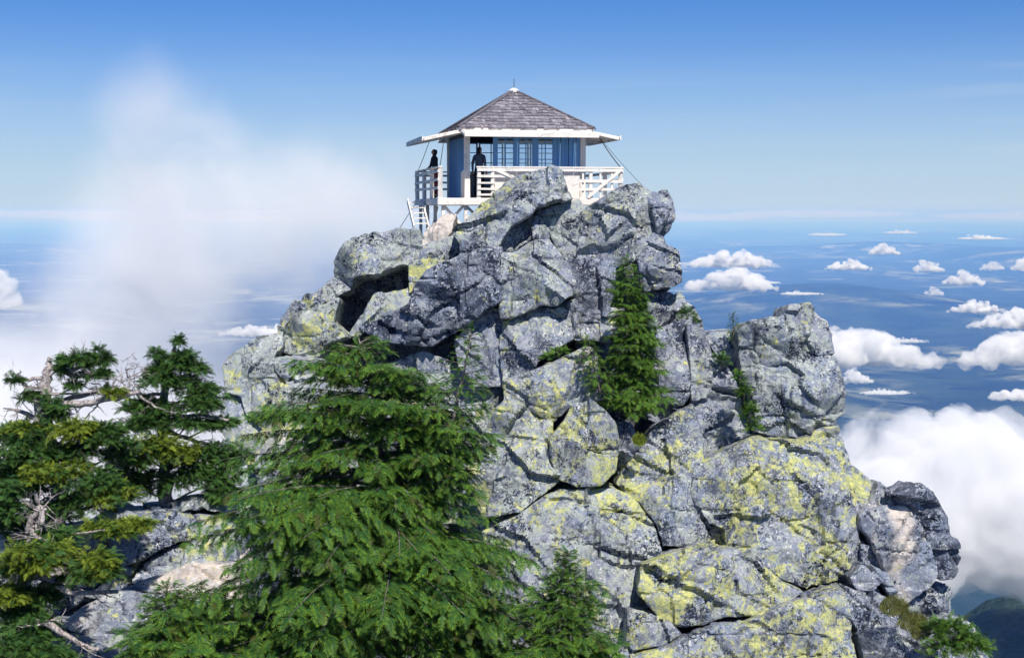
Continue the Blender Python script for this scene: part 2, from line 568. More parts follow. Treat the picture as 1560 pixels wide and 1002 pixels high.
# ---------------------------------------------------------------- granite with lichen
def mat_rock():
    t = NT('lichened_granite')
    p = t.pos()
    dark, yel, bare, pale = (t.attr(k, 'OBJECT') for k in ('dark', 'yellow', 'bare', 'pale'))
    big = t.noise(p, 0.55, 3, 0.55)
    mid = t.noise(p, 2.1, 4, 0.6)
    fin = t.noise(p, 11.0, 5, 0.65)
    grain = t.noise(p, 42.0, 2, 0.6)
    # the stone itself, bluish grey to warm grey
    c = t.mix(t.ramp(mid, 0.3, 0.7), (0.115, 0.15, 0.235), (0.275, 0.30, 0.355))
    c = t.mix(t.math('MULTIPLY', t.ramp(big, 0.45, 0.62), 0.45), c, (0.14, 0.20, 0.33))
    c = t.mix(t.math('MULTIPLY', t.ramp(grain, 0.35, 0.7), 0.35), c, (0.40, 0.40, 0.40))
    # freshly broken pale faces
    bn = t.noise(t.vmul(p, (1.0, 1.0, 0.6)), 0.8, 3, 0.5)
    bm = t.math('MULTIPLY', t.ramp(t.math('ADD', bn, bare), 0.72, 0.9), t.ramp(fin, 0.3, 0.55, 0.55, 1.0))
    c = t.mix(bm, c, (0.62, 0.55, 0.49))
    # grey-green crust
    gn = t.noise(p, 3.2, 5, 0.68, 0.6)
    gm = t.ramp(t.math('ADD', gn, t.math('MULTIPLY', pale, 0.22)), 0.57, 0.63)
    c = t.mix(t.math('MULTIPLY', gm, 0.8), c, (0.35, 0.39, 0.36))
    zone = t.ramp(t.noise(p, 1.1, 4, 0.6, 0.3), 0.40, 0.58)
    vo = t.n('TexVoronoi', feature='F1'); vo.inputs['Scale'].default_value = 2.3; vo.inputs['Randomness'].default_value = 1.0
    t.put(vo.inputs['Vector'], p)
    vr = t.math('ADD', vo.outputs['Distance'], t.math('MULTIPLY', t.noise(p, 8.0, 4, 0.65), 0.42))
    sepc = t.n('SeparateColor'); t.put(sepc.inputs[0], vo.outputs['Color'])
    lim = t.math('ADD', t.math('MULTIPLY', sepc.outputs[0], 0.36), 0.22)
    ros = t.math('MULTIPLY', t.ramp(t.math('SUBTRACT', vr, lim), 0.03, -0.03), t.ramp(sepc.outputs[1], 0.42, 0.5))
    c = t.mix(t.math('MULTIPLY', ros, 0.7), c, (0.48, 0.52, 0.49))
    stn = t.ramp(t.noise(t.vmul(p, (2.4, 2.4, 0.22)), 1.0, 4, 0.6), 0.56, 0.68)
    c = t.mix(t.math('MULTIPLY', stn, 0.5), c, (0.07, 0.08, 0.11))
    # white spots
    wn_ = t.noise(p, 10.5, 5, 0.7, 0.5)
    wm = t.ramp(t.math('ADD', wn_, t.math('MULTIPLY', dark, 0.03)), 0.555, 0.615)
    c = t.mix(t.math('MULTIPLY', wm, t.math('ADD', t.math('MULTIPLY', zone, 0.7), 0.28)), c, (0.62, 0.62, 0.62))
    # black spots
    dn = t.noise(p, 9.0, 5, 0.7, 0.9)
    d2 = t.noise(p, 24.0, 3, 0.65, 0.3)
    dn = t.math('ADD', t.math('MULTIPLY', dn, 0.72), t.math('MULTIPLY', d2, 0.28))
    patch = t.ramp(t.noise(p, 0.9, 3, 0.6), 0.35, 0.65, -0.06, 0.05)
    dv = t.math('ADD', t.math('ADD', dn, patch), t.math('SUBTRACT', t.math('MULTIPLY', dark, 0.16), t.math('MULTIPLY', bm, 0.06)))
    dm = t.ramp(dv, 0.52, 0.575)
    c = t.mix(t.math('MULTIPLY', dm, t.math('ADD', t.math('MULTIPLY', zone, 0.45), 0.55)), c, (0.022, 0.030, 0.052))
    # yellow-green map lichen
    yn = t.noise(p, 3.4, 6, 0.74, 0.6)
    yl = t.noise(p, 0.7, 2, 0.5)
    yv = t.math('ADD', t.math('ADD', t.math('MULTIPLY', yn, 0.68), t.math('MULTIPLY', yl, 0.32)), t.math('MULTIPLY', yel, 0.19))
    ym = t.ramp(yv, 0.575, 0.64)
    ycol = t.mix(t.ramp(fin, 0.4, 0.62), (0.36, 0.40, 0.18), (0.60, 0.585, 0.20))
    c = t.mix(t.math('MULTIPLY', ym, t.ramp(dm, 0.0, 1.0, 0.92, 0.55)), c, ycol)
    h = t.math('ADD', t.math('MULTIPLY', mid, 0.9), t.math('ADD', t.math('MULTIPLY', fin, 0.45), t.math('MULTIPLY', grain, 0.16)))
    t.principled(c, 0.92, 0.18, t.bump(h, 0.55, 0.11))
    return t.m
ROCK = mat_rock()

KD = 1.045
def prism(poly, Y, nx, nz, thick, shrink, back=(0, 1, -0.12)):
    """a solid block: the traced outline lies on a tilted plane at its own distance, then goes back into the hill"""
    poly = np.array(poly, float)
    c2 = poly.mean(0)
    C = P(c2[0], c2[1], Y)
    n = np.array([nx, -1.0, nz]); n /= np.linalg.norm(n)
    F = []
    for x, y in poly:
        d = ray(x, y)
        F.append(d * (np.dot(n, C) / np.dot(n, d)))
    F = np.array(F)
    B = C + (F - F.mean(0)) * shrink + np.array(back) * thick + (F.mean(0) - C)
    k = len(F)
    area = 0.5 * np.sum(poly[:, 0] * np.roll(poly[:, 1], -1) - np.roll(poly[:, 0], -1) * poly[:, 1])
    if area > 0: F, B = F[::-1], B[::-1]
    V = np.concatenate([F, B])
    faces = [tuple(range(k))[::-1], tuple(range(k, 2 * k))] + [(i, (i + 1) % k, k + (i + 1) % k, k + i) for i in range(k)]
    me = bpy.data.meshes.new('block')
    me.from_pydata([tuple(v) for v in V], [], faces)
    bm = bmesh.new(); bm.from_mesh(me)
    bmesh.ops.recalc_face_normals(bm, faces=bm.faces)
    bm.to_mesh(me); bm.free()
    return me, C, n

def roughen(me, C, n, seed, facet=0.22, amp=0.05, smooth=3, size=2.5, ncr=3, plates=0.55):
    rs = np.random.RandomState(seed)
    V = get_co(me)
    V = laplace(me, V, smooth, 0.5) if smooth else V
    # faceted, chipped front: lowest of a few random tilted planes
    u = np.cross(n, [0, 0, 1.0]); u /= np.linalg.norm(u)
    w = np.cross(n, u)
    q = V - C
    a, b = q @ u, q @ w
    h = np.full(len(V), 9.0)
    for k in range(9):
        g = rs.normal(0, facet * 1.5, 2)
        h = np.minimum(h, rs.uniform(0.02, 0.10) * min(size, 3.5) * (.4 + 2.2 * np.hypot(*g)) + g[0] * a + g[1] * b)
    h = np.clip(h, -0.13 * size, 0.25)
    # broken ledges and open joints across the face
    wa, wb = fbm(V * 1.3, 3, seed % 37) * .6, fbm(V * 1.3 + 9, 3, seed % 41) * .6
    for k in range(ncr):
        th = rs.choice([rs.normal(0.45, 0.25), rs.normal(1.75, 0.3), rs.uniform(0, 3.1)])
        d = math.cos(th) * (b + 0.16 * wb) + math.sin(th) * (a + 0.16 * wa) - rs.uniform(-0.38, 0.38) * size
        stp = rs.normal(0, 0.05) * min(size, 2.5)
        reach = np.clip((np.cos(th) * a - np.sin(th) * b) * rs.choice([-1, 1]) / 0.5 + rs.uniform(0, 2.0), 0, 1)
        h = h + reach * stp / (1 + np.exp(-np.clip(d, -2, 2) / 0.02)) - reach * rs.uniform(0.04, 0.16) * np.exp(-(d / 0.04) ** 2)
    # fractured plates: every plate of the face has its own level and tilt, with straight broken edges
    phi = rs.normal(0.5, 0.25)
    ca, sa = math.cos(phi), math.sin(phi)
    ra, rb = a * ca - b * sa + .10 * wa, (a * sa + b * ca) * 1.5 + .10 * wb
    m = max(3, int((size / 0.85) ** 2 * plates))
    ea, eb = rs.uniform(ra.min(), ra.max(), m), rs.uniform(rb.min(), rb.max(), m)
    best, lvl = np.full(len(V), 1e9), np.zeros(len(V))
    for k in range(m):
        dd = (ra - ea[k]) ** 2 + (rb - eb[k]) ** 2
        g = rs.normal(0, .16, 2)
        pl = np.clip(rs.normal(0, .065) + g[0] * (ra - ea[k]) + g[1] * (rb - eb[k]), -.16, .16)
        take = dd < best
        best = np.where(take, dd, best); lvl = np.where(take, pl, lvl)
    h = h + lvl * min(1.0, .35 + size * .3)
    V = V + h[:, None] * n
    set_co(me, V)
    N = vert_normals(V, me)
    d = fbm(V * 0.9, 3, seed % 50, 0.5) * amp * 0.8 + fbm(V * 3.1, 3, 7, 0.55) * amp * 0.32
    # thin joints in the stone
    r = np.abs(vnoise(V * np.array([0.75, 0.75, 1.1]) + seed, 5))
    d = d - amp * 1.5 * np.exp(-(r / 0.035) ** 2)
    d = d + 0.010 * vnoise(V * 9.0, 3) + 0.010 * vnoise(V * 5.0, 4)
    V = V + N * d[:, None]
    set_co(me, V)
    me.set_sharp_from_angle(angle=R(18))

# outline px, distance, tilt (right +), tilt (up +), thickness, dark, yellow, bare, pale
def grown(poly, g):
    p = np.array(poly, float)
    e = np.roll(p, -1, 0) - p
    area = 0.5 * np.sum(p[:, 0] * np.roll(p[:, 1], -1) - np.roll(p[:, 0], -1) * p[:, 1])
    nr = np.stack([e[:, 1], -e[:, 0]], 1) / (np.linalg.norm(e, axis=1)[:, None] + 1e-6) * np.sign(area)
    v = nr + np.roll(nr, 1, 0)
    v = v / np.maximum((v * v).sum(1) / 2, 0.6)[:, None]
    return (p + v * g).tolist()
B = []
def blk(poly, Y, nx=0.0, nz=0.3, th=1.8, dark=0.0, yellow=0.0, bare=0.0, pale=0.0, shrink=0.97, facet=0.2, grow=2.6):
    poly = grown(poly, grow)
    B.append((poly, Y * KD, nx, nz, th, dark, yellow, bare, pale, shrink, facet))

# upper left shoulder
blk([(511,392),(530,373),(560,356),(604,344),(636,346),(644,374),(632,393),(608,399),(576,418),(543,421),(528,432),(505,426),(505,409)], 43.6, -.1, .35, 2.6, .05, .05, 0, .6)
blk([(508,414),(528,432),(488,454),(430,490),(422,498),(424,486),(450,464),(480,444)], 43.4, -.2, .7, 2.4, .1, .05, 0, .4)
blk([(423,497),(440,500),(464,477),(508,456),(514,453),(504,491),(520,507),(488,519),(482,538),(446,538),(420,528)], 42.7, -.15, .35, 2.2, -.1, .35, 0, .8)
blk([(337,552),(346,541),(380,520),(424,501),(427,527),(418,540),(424,560),(417,570),(384,588),(364,600),(341,594)], 42.2, -.15, .45, 2.6, -.05, .25, .12, .8)
blk([(417,541),(446,537),(490,542),(446,561),(434,571),(420,561)], 41.8, 0, .7, 1.4, -.1, .1, .1, .5)
blk([(366,602),(385,590),(418,571),(436,573),(470,560),(520,588),(502,642),(450,662),(400,652),(372,628)], 41.6, -.1, .4, 2, -.1, .3, .06, .7)
blk([(341,598),(366,604),(374,630),(398,654),(402,705),(362,705),(336,650)], 41.9, -.3, .3, 2, .0, .2, .1, .6)
blk([(398,654),(450,664),(502,646),(540,720),(500,780),(400,770),(385,705)], 41.2, 0, .4, 2, -.05, .15, .12, .4)
# cave back wall and its lit floor slab
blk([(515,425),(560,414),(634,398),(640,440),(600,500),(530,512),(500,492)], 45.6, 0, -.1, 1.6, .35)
blk([(534,499),(571,453),(600,444),(628,436),(620,465),(576,489),(541,503)], 42.6, .1, .55, 1.6, -.15, .3, .1, .6)
# slabs leading up to the deck
blk([(642,378),(648,348),(679,325),(693,328),(688,354),(673,368)], 43.9, -.1, .6, 1.6, -.25, 0, .42, 0)
blk([(632,394),(644,378),(674,369),(692,353),(702,344),(707,372),(694,386),(650,400),(634,404)], 43.4, -.1, .6, 1.6, -.15, .1, .16, .5)
blk([(623,402),(650,398),(697,379),(706,391),(648,414),(632,436),(622,441)], 43.0, -.05, .5, 1.6, -.15, .4, .08, .6)
# the long dark slab falling to the left
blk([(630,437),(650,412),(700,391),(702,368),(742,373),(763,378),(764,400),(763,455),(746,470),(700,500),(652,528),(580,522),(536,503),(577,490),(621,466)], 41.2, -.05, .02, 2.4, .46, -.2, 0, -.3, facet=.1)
# top boulder in front of the deck
blk([(783,266),(809,257),(842,252),(855,258),(861,279),(871,297),(842,307),(810,320),(809,328),(777,346),(760,377),(740,373),(702,367),(690,350),(706,338),(735,303)], 42.6, -.05, .38, 1.2, .22, .12, 0, .45, facet=.12)
blk([(821,326),(850,314),(879,303),(888,315),(885,336),(879,384),(864,395),(851,380),(842,360),(828,342)], 43.0, -.25, .22, 1.6, .12, 0, 0, .6)
blk([(776,347),(810,329),(821,327),(828,342),(834,358),(806,363),(782,381),(763,377)], 42.8, -.1, .35, 1.6, .08, 0, 0, .5)
blk([(782,382),(806,364),(834,359),(848,378),(864,395),(870,411),(873,447),(849,463),(824,460),(794,472),(764,478),(763,432),(765,381)], 41.2, -.05, .3, 2, .15, .1, 0, .5)
blk([(720,362),(790,320),(866,311),(886,322),(884,390),(760,392)], 43.6, 0, .2, .9, .2, 0, 0, .2)
# right top
blk([(887,315),(920,300),(947,282),(973,278),(992,291),(1000,318),(998,352),(974,385),(967,391),(935,397),(890,388),(880,384),(886,336)], 42.3, 0, .3, 2, .1, .12, .05, .45)
blk([(992,294),(1018,289),(1025,306),(1030,333),(1025,346),(1012,359),(1000,353),(997,330)], 42.6, .35, .15, 1.6, .12, 0, 0, .2)
blk([(973,386),(998,354),(1015,360),(1019,373),(1034,378),(1037,426),(1025,436),(988,440),(978,420)], 42.0, .1, .12, 1.8, .3, 0, .02, 0)
blk([(988,444),(1020,447),(1019,457),(1036,446),(1042,462),(1056,471),(1070,489),(1073,506),(1040,512),(1000,502),(984,480)], 42.6, .1, .4, 1.8, .1, .1, 0, .4)
blk([(866,395),(890,389),(936,398),(936,430),(928,482),(890,470),(878,451),(873,447),(870,411)], 41.8, .05, .2, 1.8, .32, -.1)
# middle
blk([(716,498),(746,474),(760,470),(766,478),(762,540),(764,586),(724,586),(700,560),(694,520)], 41.6, .1, .1, 1.8, -.1, -.1, -.1, .1, facet=.1)
blk([(766,482),(790,475),(812,466),(848,472),(873,455),(880,452),(874,512),(848,530),(824,540),(812,566),(768,582),(762,540)], 41.0, 0, .18, 2, .12, .1, .04, .3)
blk([(880,455),(928,482),(930,520),(905,516),(880,517),(874,511)], 41.6, .1, .15, 1.6, .25)
blk([(800,540),(860,515),(920,505),(925,560),(880,575),(812,575)], 43.2, 0, 0, 1.4, .4)
blk([(815,564),(864,546),(897,528),(908,538),(910,568),(931,603),(897,612),(872,612),(838,640),(806,620),(770,612),(768,578)], 39.6, -.05, .35, 2.2, .1, .36, .12, .4)
blk([(840,670),(862,640),(874,612),(898,612),(922,632),(937,652),(941,688),(936,718),(916,735),(882,738),(855,725),(843,700)], 38.6, .05, .35, 2, .05, .45, .1, .5)
blk([(770,614),(806,621),(838,641),(839,670),(842,700),(854,728),(792,776),(735,786),(712,715),(724,670),(748,640)], 39.0, -.1, .35, 2.4, .08, .45, .05, .6)
blk([(934,615),(944,640),(963,648),(976,680),(947,716),(938,720),(942,690)], 39.6, -.3, .4, 1.6, .1, .1)
# cleft behind the cedar
blk([(900,500),(930,470),(1000,470),(1004,560),(995,650),(960,665),(935,640),(905,560)], 42.6, 0, .15, 1.6, .2, -.1, 0, .3)
blk([(916,486),(945,484),(948,506),(918,510)], 41.6, 0, .4, .8, -.2, 0, .1, .5)
# right of the cedar
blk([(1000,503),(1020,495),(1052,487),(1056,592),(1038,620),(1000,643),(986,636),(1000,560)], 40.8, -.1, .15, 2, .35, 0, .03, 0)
blk([(1054,490),(1076,504),(1090,541),(1119,566),(1141,646),(1137,671),(1068,700),(1066,655),(1056,612)], 40.3, .12, .15, 2, .08, 0, 0, .35, facet=.1)
blk([(1073,504),(1112,503),(1128,520),(1134,548),(1120,565),(1093,543)], 41.3, 0, .3, 1.8, .05, 0, 0, .4)
# square pinnacle
blk([(1126,506),(1137,493),(1172,487),(1187,490),(1201,467),(1233,463),(1248,480),(1264,492),(1270,541),(1215,547),(1172,556),(1132,543)], 40.0, .05, .2, 2.2, .08, .0, .0, .45, facet=.12)
blk([(1134,547),(1172,558),(1215,549),(1272,543),(1285,584),(1290,627),(1260,646),(1230,667),(1190,664),(1156,656),(1150,602),(1139,584)], 39.7, .02, .12, 2.4, .05, -.05, 0, .5, facet=.1)
# big right face
blk([(1139,673),(1160,660),(1190,667),(1230,669),(1262,648),(1291,643),(1298,672),(1306,702),(1342,732),(1328,760),(1310,782),(1312,822),(1338,836),(1316,852),(1282,880),(1236,893),(1192,878),(1152,850),(1112,838),(1116,800),(1092,790),(1062,742),(1070,703)], 37.9, .08, .34, 2.6, .16, .42, .03, .3, facet=.12)
blk([(1000,646),(1038,622),(1056,614),(1066,657),(1069,702),(1061,742),(1091,790),(1112,800),(1110,832),(1060,831),(1012,832),(1003,800),(976,762),(940,734),(948,716),(978,682)], 38.8, -.08, .36, 2.4, .2, .26, .03, .35, facet=.14)
blk([(735,802),(790,779),(852,741),(880,743),(935,739),(960,751),(986,781),(1003,801),(1010,850),(984,868),(976,900),(972,930),(960,970),(930,1012),(880,1012),(850,930),(800,860),(740,850)], 37.5, -.02, .4, 2.6, .04, .40, .03, .5, facet=.12)
blk([(978,870),(1004,851),(1030,840),(1059,834),(1124,834),(1163,855),(1199,884),(1231,897),(1210,909),(1159,931),(1102,938),(1073,949),(1030,950),(1004,934),(974,902)], 36.2, -.03, .42, 2.2, .12, .55, .05, .3, facet=.14)
blk([(1012,976),(1036,964),(1080,953),(1159,937),(1210,915),(1262,899),(1296,880),(1312,905),(1312,965),(1330,1040),(1200,1060),(960,1060),(962,992)], 35.6, .02, .55, 2.4, .16, .36, .03, .2, facet=.14, grow=-4)
blk([(960,934),(1001,938),(1024,950),(1037,965),(1009,982),(966,988),(957,978)], 36.0, -.05, .35, 1.6, .1, .2, .05, .3)
blk([(935,1012),(960,975),(968,992),(962,1060),(925,1060)], 36.2, -.1, .3, 1.6, -.05, .1, .15, .3)
# lower right cluster
blk([(1300,879),(1314,860),(1341,868),(1347,881),(1332,897),(1308,894)], 36.9, 0, .45, 1.2, .0, 0, .14, -.2)
blk([(1311,783),(1329,761),(1341,733),(1363,754),(1372,768),(1400,802),(1426,863),(1429,876),(1416,894),(1380,918),(1357,893),(1347,860),(1329,822),(1313,802)], 37.5, -.2, .45, 2, .05, -.1, .31, 0, facet=.06)
blk([(1367,757),(1401,739),(1421,751),(1442,790),(1448,815),(1464,848),(1448,875),(1430,882),(1425,862),(1412,820),(1398,799),(1373,769)], 37.3, .12, .1, 2.2, .4, -.2, .02, -.3)
blk([(1316,830),(1337,836),(1347,864),(1360,895),(1380,920),(1362,914),(1345,890),(1342,868),(1318,856)], 37.2, -.1, .4, 1.4, -.05, 0, .05, .1)
blk([(1382,919),(1418,896),(1451,896),(1455,936),(1420,944),(1392,937)], 37.2, .1, .35, 1.8, .12, 0, .04, .2)
blk([(1294,896),(1334,900),(1362,916),(1381,942),(1360,960),(1326,966),(1312,964),(1298,930)], 36.4, -.05, .35, 1.8, .3, .0, .03, 0)
blk([(1313,972),(1360,963),(1384,946),(1430,985),(1440,1060),(1330,1060)], 35.8, 0, .4, 1.8, .3, 0, 0, 0)
blk([(1420,946),(1455,936),(1482,952),(1502,977),(1540,1060),(1442,1060),(1430,985)], 36.4, .2, .5, 1.8, .1, 0, .06, .2)
# in the shade of the big hemlock
blk([(738,858),(800,866),(828,890),(842,950),(800,985),(735,960)], 37.6, -.1, .2, 1.8, .15, .1)
blk([(742,955),(800,988),(852,950),(890,1012),(880,1060),(720,1060)], 36.6, -.1, .55, 1.8, -.1, .05, .2, 0)
blk([(480,640),(560,560),(640,530),(716,560),(766,590),(748,640),(712,715),(735,802),(738,960),(560,960),(480,800)], 41.0, -.1, .25, 2.4, .1, .2, .05, .4)

# the rock mass behind and under the blocks
core = []
for poly, Y, nz, th in [
    ([(520,470),(560,425),(640,385),(700,368),(780,352),(880,345),(985,345),(1005,420),(1060,510),(1000,650),(760,660),(560,660),(420,630),(372,580),(430,520)], 46.4, .2, 9.0),
    ([(360,590),(560,600),(1000,600),(1060,520),(1140,520),(1240,500),(1255,560),(1275,640),(1295,760),(1000,900),(740,900),(390,800)], 43.2, .3, 9.0),
    ([(500,760),(740,800),(1000,780),(1290,700),(1390,800),(1440,930),(1500,1002),(1700,1450),(300,1450),(380,900)], 40.4, .35, 12.0),
]:
    core.append(prism(poly, Y * KD, 0, nz, th, 1.12, (0, 1, -0.3)))
mm = []
for me, C, n in core: mm.append(me)
mm = remesh_all(mm, [0.3] * 3)
cb = MB()
for k, me in enumerate(mm):
    V = laplace(me, get_co(me), 2)
    V = V + fbm(V * 0.5, 4, 31 + k)[:, None] * np.array([0.15, -0.35, 0.15])
    q = np.empty(len(me.loops), np.int32); me.loops.foreach_get('vertex_index', q)
    cb.add(V, q.reshape(-1, 4))
outcrop = cb.build('summit_outcrop', ROCK, smooth=True)
for k, v in (('dark', .2), ('yellow', .0), ('bare', .0), ('pale', .2)): outcrop[k] = v
tag(outcrop, 'steep lichened granite summit outcrop carrying the lookout', 'rock', kind='structure')

# left foreground ledges
G0 = len(B)
KD_keep, KD = KD, 1.0
blk([(230,766),(268,756),(315,750),(338,760),(340,770),(305,775),(247,779)], 26.2, 0, .9, 1.6, -.15, .1, 0, .8)
blk([(90,792),(143,780),(192,783),(247,780),(310,777),(346,788),(298,813),(251,837),(211,853),(185,857),(166,826),(117,828)], 25.6, -.05, .6, 1.8, .1, .36, .0, .1)
blk([(196,882),(213,859),(254,840),(301,816),(350,800),(352,850),(295,864),(248,880),(211,886)], 25.3, 0, .5, 1.8, .0, .3, .05, .5)
blk([(120,905),(185,862),(211,856),(196,884),(184,899),(150,915)], 25.4, 0, .4, 1.6, .1, .4, .05, .3)
blk([(183,899),(211,888),(248,882),(297,867),(352,853),(360,930),(290,930),(252,912),(226,903)], 24.8, 0, .7, 1.8, -.1, .0, .36, -.2)
blk([(100,958),(132,934),(180,907),(226,904),(252,914),(246,940),(222,978),(190,992),(158,982),(130,971)], 24.2, 0, .6, 1.8, .02, .1, .28, .1)
blk([(252,916),(290,932),(360,934),(370,1060),(215,1060),(222,980),(248,940)], 23.8, .05, .5, 1.8, -.05, .0, .3, .0)
blk([(-60,960),(60,950),(100,960),(158,984),(190,994),(218,985),(212,1060),(-60,1060)], 23.4, 0, .7, 2, .1, .2, .1, .2)
blk([(-120,820),(90,800),(116,830),(166,830),(184,858),(120,903),(60,948),(-60,958),(-120,960)], 25.6, 0, .5, 2, .2, .1, .05, .1)
KD = KD_keep

pr = [prism(b[0], b[1], b[2], b[3], b[4], b[9]) for b in B]
sizes = []
for b in B:
    pp = np.array(b[0], float)
    sizes.append((pp.max(0) - pp.min(0)).max() * b[1] / F_PX)
rm = remesh_all([x[0] for x in pr], [0.068 if s > 3.4 else 0.058 if s > 1.5 else 0.045 for s in sizes])
ledge = None
for k, (b, me, (_, C, n)) in enumerate(zip(B, rm, pr)):
    roughen(me, C, n, 11 + k * 7, b[10], 0.026 + 0.010 * min(sizes[k], 3), 0, min(sizes[k], 5.0), 2 + int(sizes[k] * 1.3))
    if k == G0:
        lp, C0, n0 = prism([(-160,830),(90,810),(200,800),(330,775),(360,800),(390,1300),(-200,1300)], 27.4, 0, .5, 4.5, 1.1, (0, 1, -0.3))
        lm, = remesh_all([lp], [0.15])
        roughen(lm, C0, n0, 5, .1, .08, 2)
        ledge = link('rock_ledge', lm, ROCK)
        for kk, v in (('dark', .2), ('yellow', .1), ('bare', .0), ('pale', .2)): ledge[kk] = v
        tag(ledge, 'low stepped granite ledge under the gnarled trees', 'rock', kind='structure')
    # nothing can see the faces buried in the hill behind
    bm = bmesh.new(); bm.from_mesh(me); bm.normal_update()
    yb = max(v.co.y for v in bm.verts) - .45 * b[4]
    bmesh.ops.delete(bm, geom=[f for f in bm.faces if f.normal.y > .7 and f.calc_center_median().y > yb], context='FACES')
    bm.to_mesh(me); bm.free()
    o = link('rock_block' if k < G0 else 'rock_slab', me, ROCK, outcrop if k < G0 else ledge)
    for kk, v in zip(('dark', 'yellow', 'bare', 'pale'), b[5:9]): o[kk] = float(v)

# the saddle between the camera's knoll and the outcrop, below the picture
xs, ys = np.linspace(-30, 34, 90), np.linspace(-6, 52, 84)
XX, YY = np.meshgrid(xs, ys, indexing='ij')
sx, sy = XX.ravel(), YY.ravel()
sz = -1.75 - 0.345 * np.maximum(sy, 0) - 0.9 * np.maximum(np.abs(sx - 1) - np.interp(sy, [0, 20, 45], [3, 9, 13]), 0) - np.maximum(-sy, 0) * .3
sz += 0.18 * fbm(np.stack([sx, sy, 0 * sx], 1) * 0.6, 4, 8)
ny = len(ys)
ii, jj = np.meshgrid(np.arange(len(xs) - 1), np.arange(ny - 1), indexing='ij')
sQ = np.stack([ii * ny + jj, (ii + 1) * ny + jj, (ii + 1) * ny + jj + 1, ii * ny + jj + 1], -1).reshape(-1, 4)
saddle = link('rocky_saddle', np_mesh('rocky_saddle', np.stack([sx, sy, sz], 1), [sQ]), ROCK)
for kk, v in (('dark', .1), ('yellow', .1), ('bare', .1), ('pale', .3)): saddle[kk] = v
tag(saddle, 'stony saddle falling away below the summit outcrop', 'terrain', kind='structure')

# ---------------------------------------------------------------- the lookout
def mat_paint(name, base, worn, amt=0.5, rough=0.7):
    t = NT(name)
    p = t.pos()
    a = t.noise(t.vmul(p, (1, 1, 1.0)), 3.0, 4, 0.6)
    b = t.noise(t.vmul(p, (14, 14, 14)), 1.0, 3, 0.6)
    m = t.ramp(t.math('ADD', t.math('MULTIPLY', a, 0.6), t.math('MULTIPLY', b, 0.4)), 0.68 - 0.25 * amt, 0.85 - 0.25 * amt)
    c = t.mix(t.math('MULTIPLY', m, 0.8), base, worn)
    t.principled(c, rough, 0.3, t.bump(b, 0.25, 0.01))
    return t.m
WHITE = mat_paint('weathered_cream_paint', (0.82, 0.77, 0.71), (0.40, 0.36, 0.34), 0.65)
BLUE_SHADE = mat_paint('painted_blue_shade', (0.15, 0.35, 0.65), (0.28, 0.44, 0.66), 0.45)  # cabin timber with the blue shade under the shutters put into its colour
DARKW = mat_paint('dark_timber', (0.05, 0.05, 0.06), (0.10, 0.09, 0.08), 0.4)
INSIDE = mat_paint('inside_board', (0.16, 0.20, 0.26), (0.10, 0.11, 0.13), 0.4)

def mat_shingle():
    t = NT('weathered_shingle')
    p = t.pos()
    a = t.noise(p, 7.0, 4, 0.65)
    b = t.noise(p, 30.0, 3, 0.6)
    r = t.attr('tint')
    c = t.mix(r, (0.11, 0.105, 0.13), (0.34, 0.32, 0.36))
    c = t.mix(t.ramp(a, 0.45, 0.65), c, (0.20, 0.18, 0.20))
    c = t.mix(t.math('MULTIPLY', t.ramp(b, 0.55, 0.68), 0.6), c, (0.46, 0.43, 0.44))
    t.principled(c, 0.9, 0.2)
    return t.m
SHINGLE = mat_shingle()

def mat_glass():
    t = NT('window_glass')
    tr = t.n('BsdfTransparent'); tr.inputs[0].default_value = (0.90, 0.95, 1.0, 1)
    gl = t.n('BsdfGlossy'); gl.inputs['Roughness'].default_value = 0.03
    mx = t.n('MixShader'); mx.inputs[0].default_value = 0.10
    t.t.links.new(tr.outputs[0], mx.inputs[1]); t.t.links.new(gl.outputs[0], mx.inputs[2])
    t.t.links.new(mx.outputs[0], t.out.inputs['Surface'])
    return t.m
GLASS = mat_glass()

LZ = R(10.9)
cabin = empty('lookout_cabin', P(783, 303, 50.0), LZ)
tag(cabin, 'small white fire lookout cabin with pyramid shingle roof on the rock summit', 'cabin')
HW, DH = 2.0, 3.12          # half width of the walls, of the deck

def part(name, mat, *boxes, parent=cabin):
    b = MB()
    for x in boxes: b.box(*x)
    return b.build(name, mat, parent)
def barp(name, mat, a, b, w, h, parent=cabin):
    return MB().bar(a, b, w, h).build(name, mat, parent)

# deck
dk = part('deck', WHITE, (-DH, DH, -DH, DH, -0.05, 0.0))
for y in np.arange(-DH + 0.3, DH, 0.55):
    barp('joist', WHITE, (-DH + 0.05, y, -0.135), (DH - 0.05, y, -0.135), 0.06, 0.165, dk)
for s in (-1, 1):
    barp('fascia_board', WHITE, (-DH - .03, s * (DH + 0.02), -0.125), (DH + .03, s * (DH + 0.02), -0.125), 0.036, 0.20, dk)
    barp('fascia_board', WHITE, (s * (DH + 0.021), -DH, -0.125), (s * (DH + 0.021), DH, -0.125), 0.036, 0.197, dk)
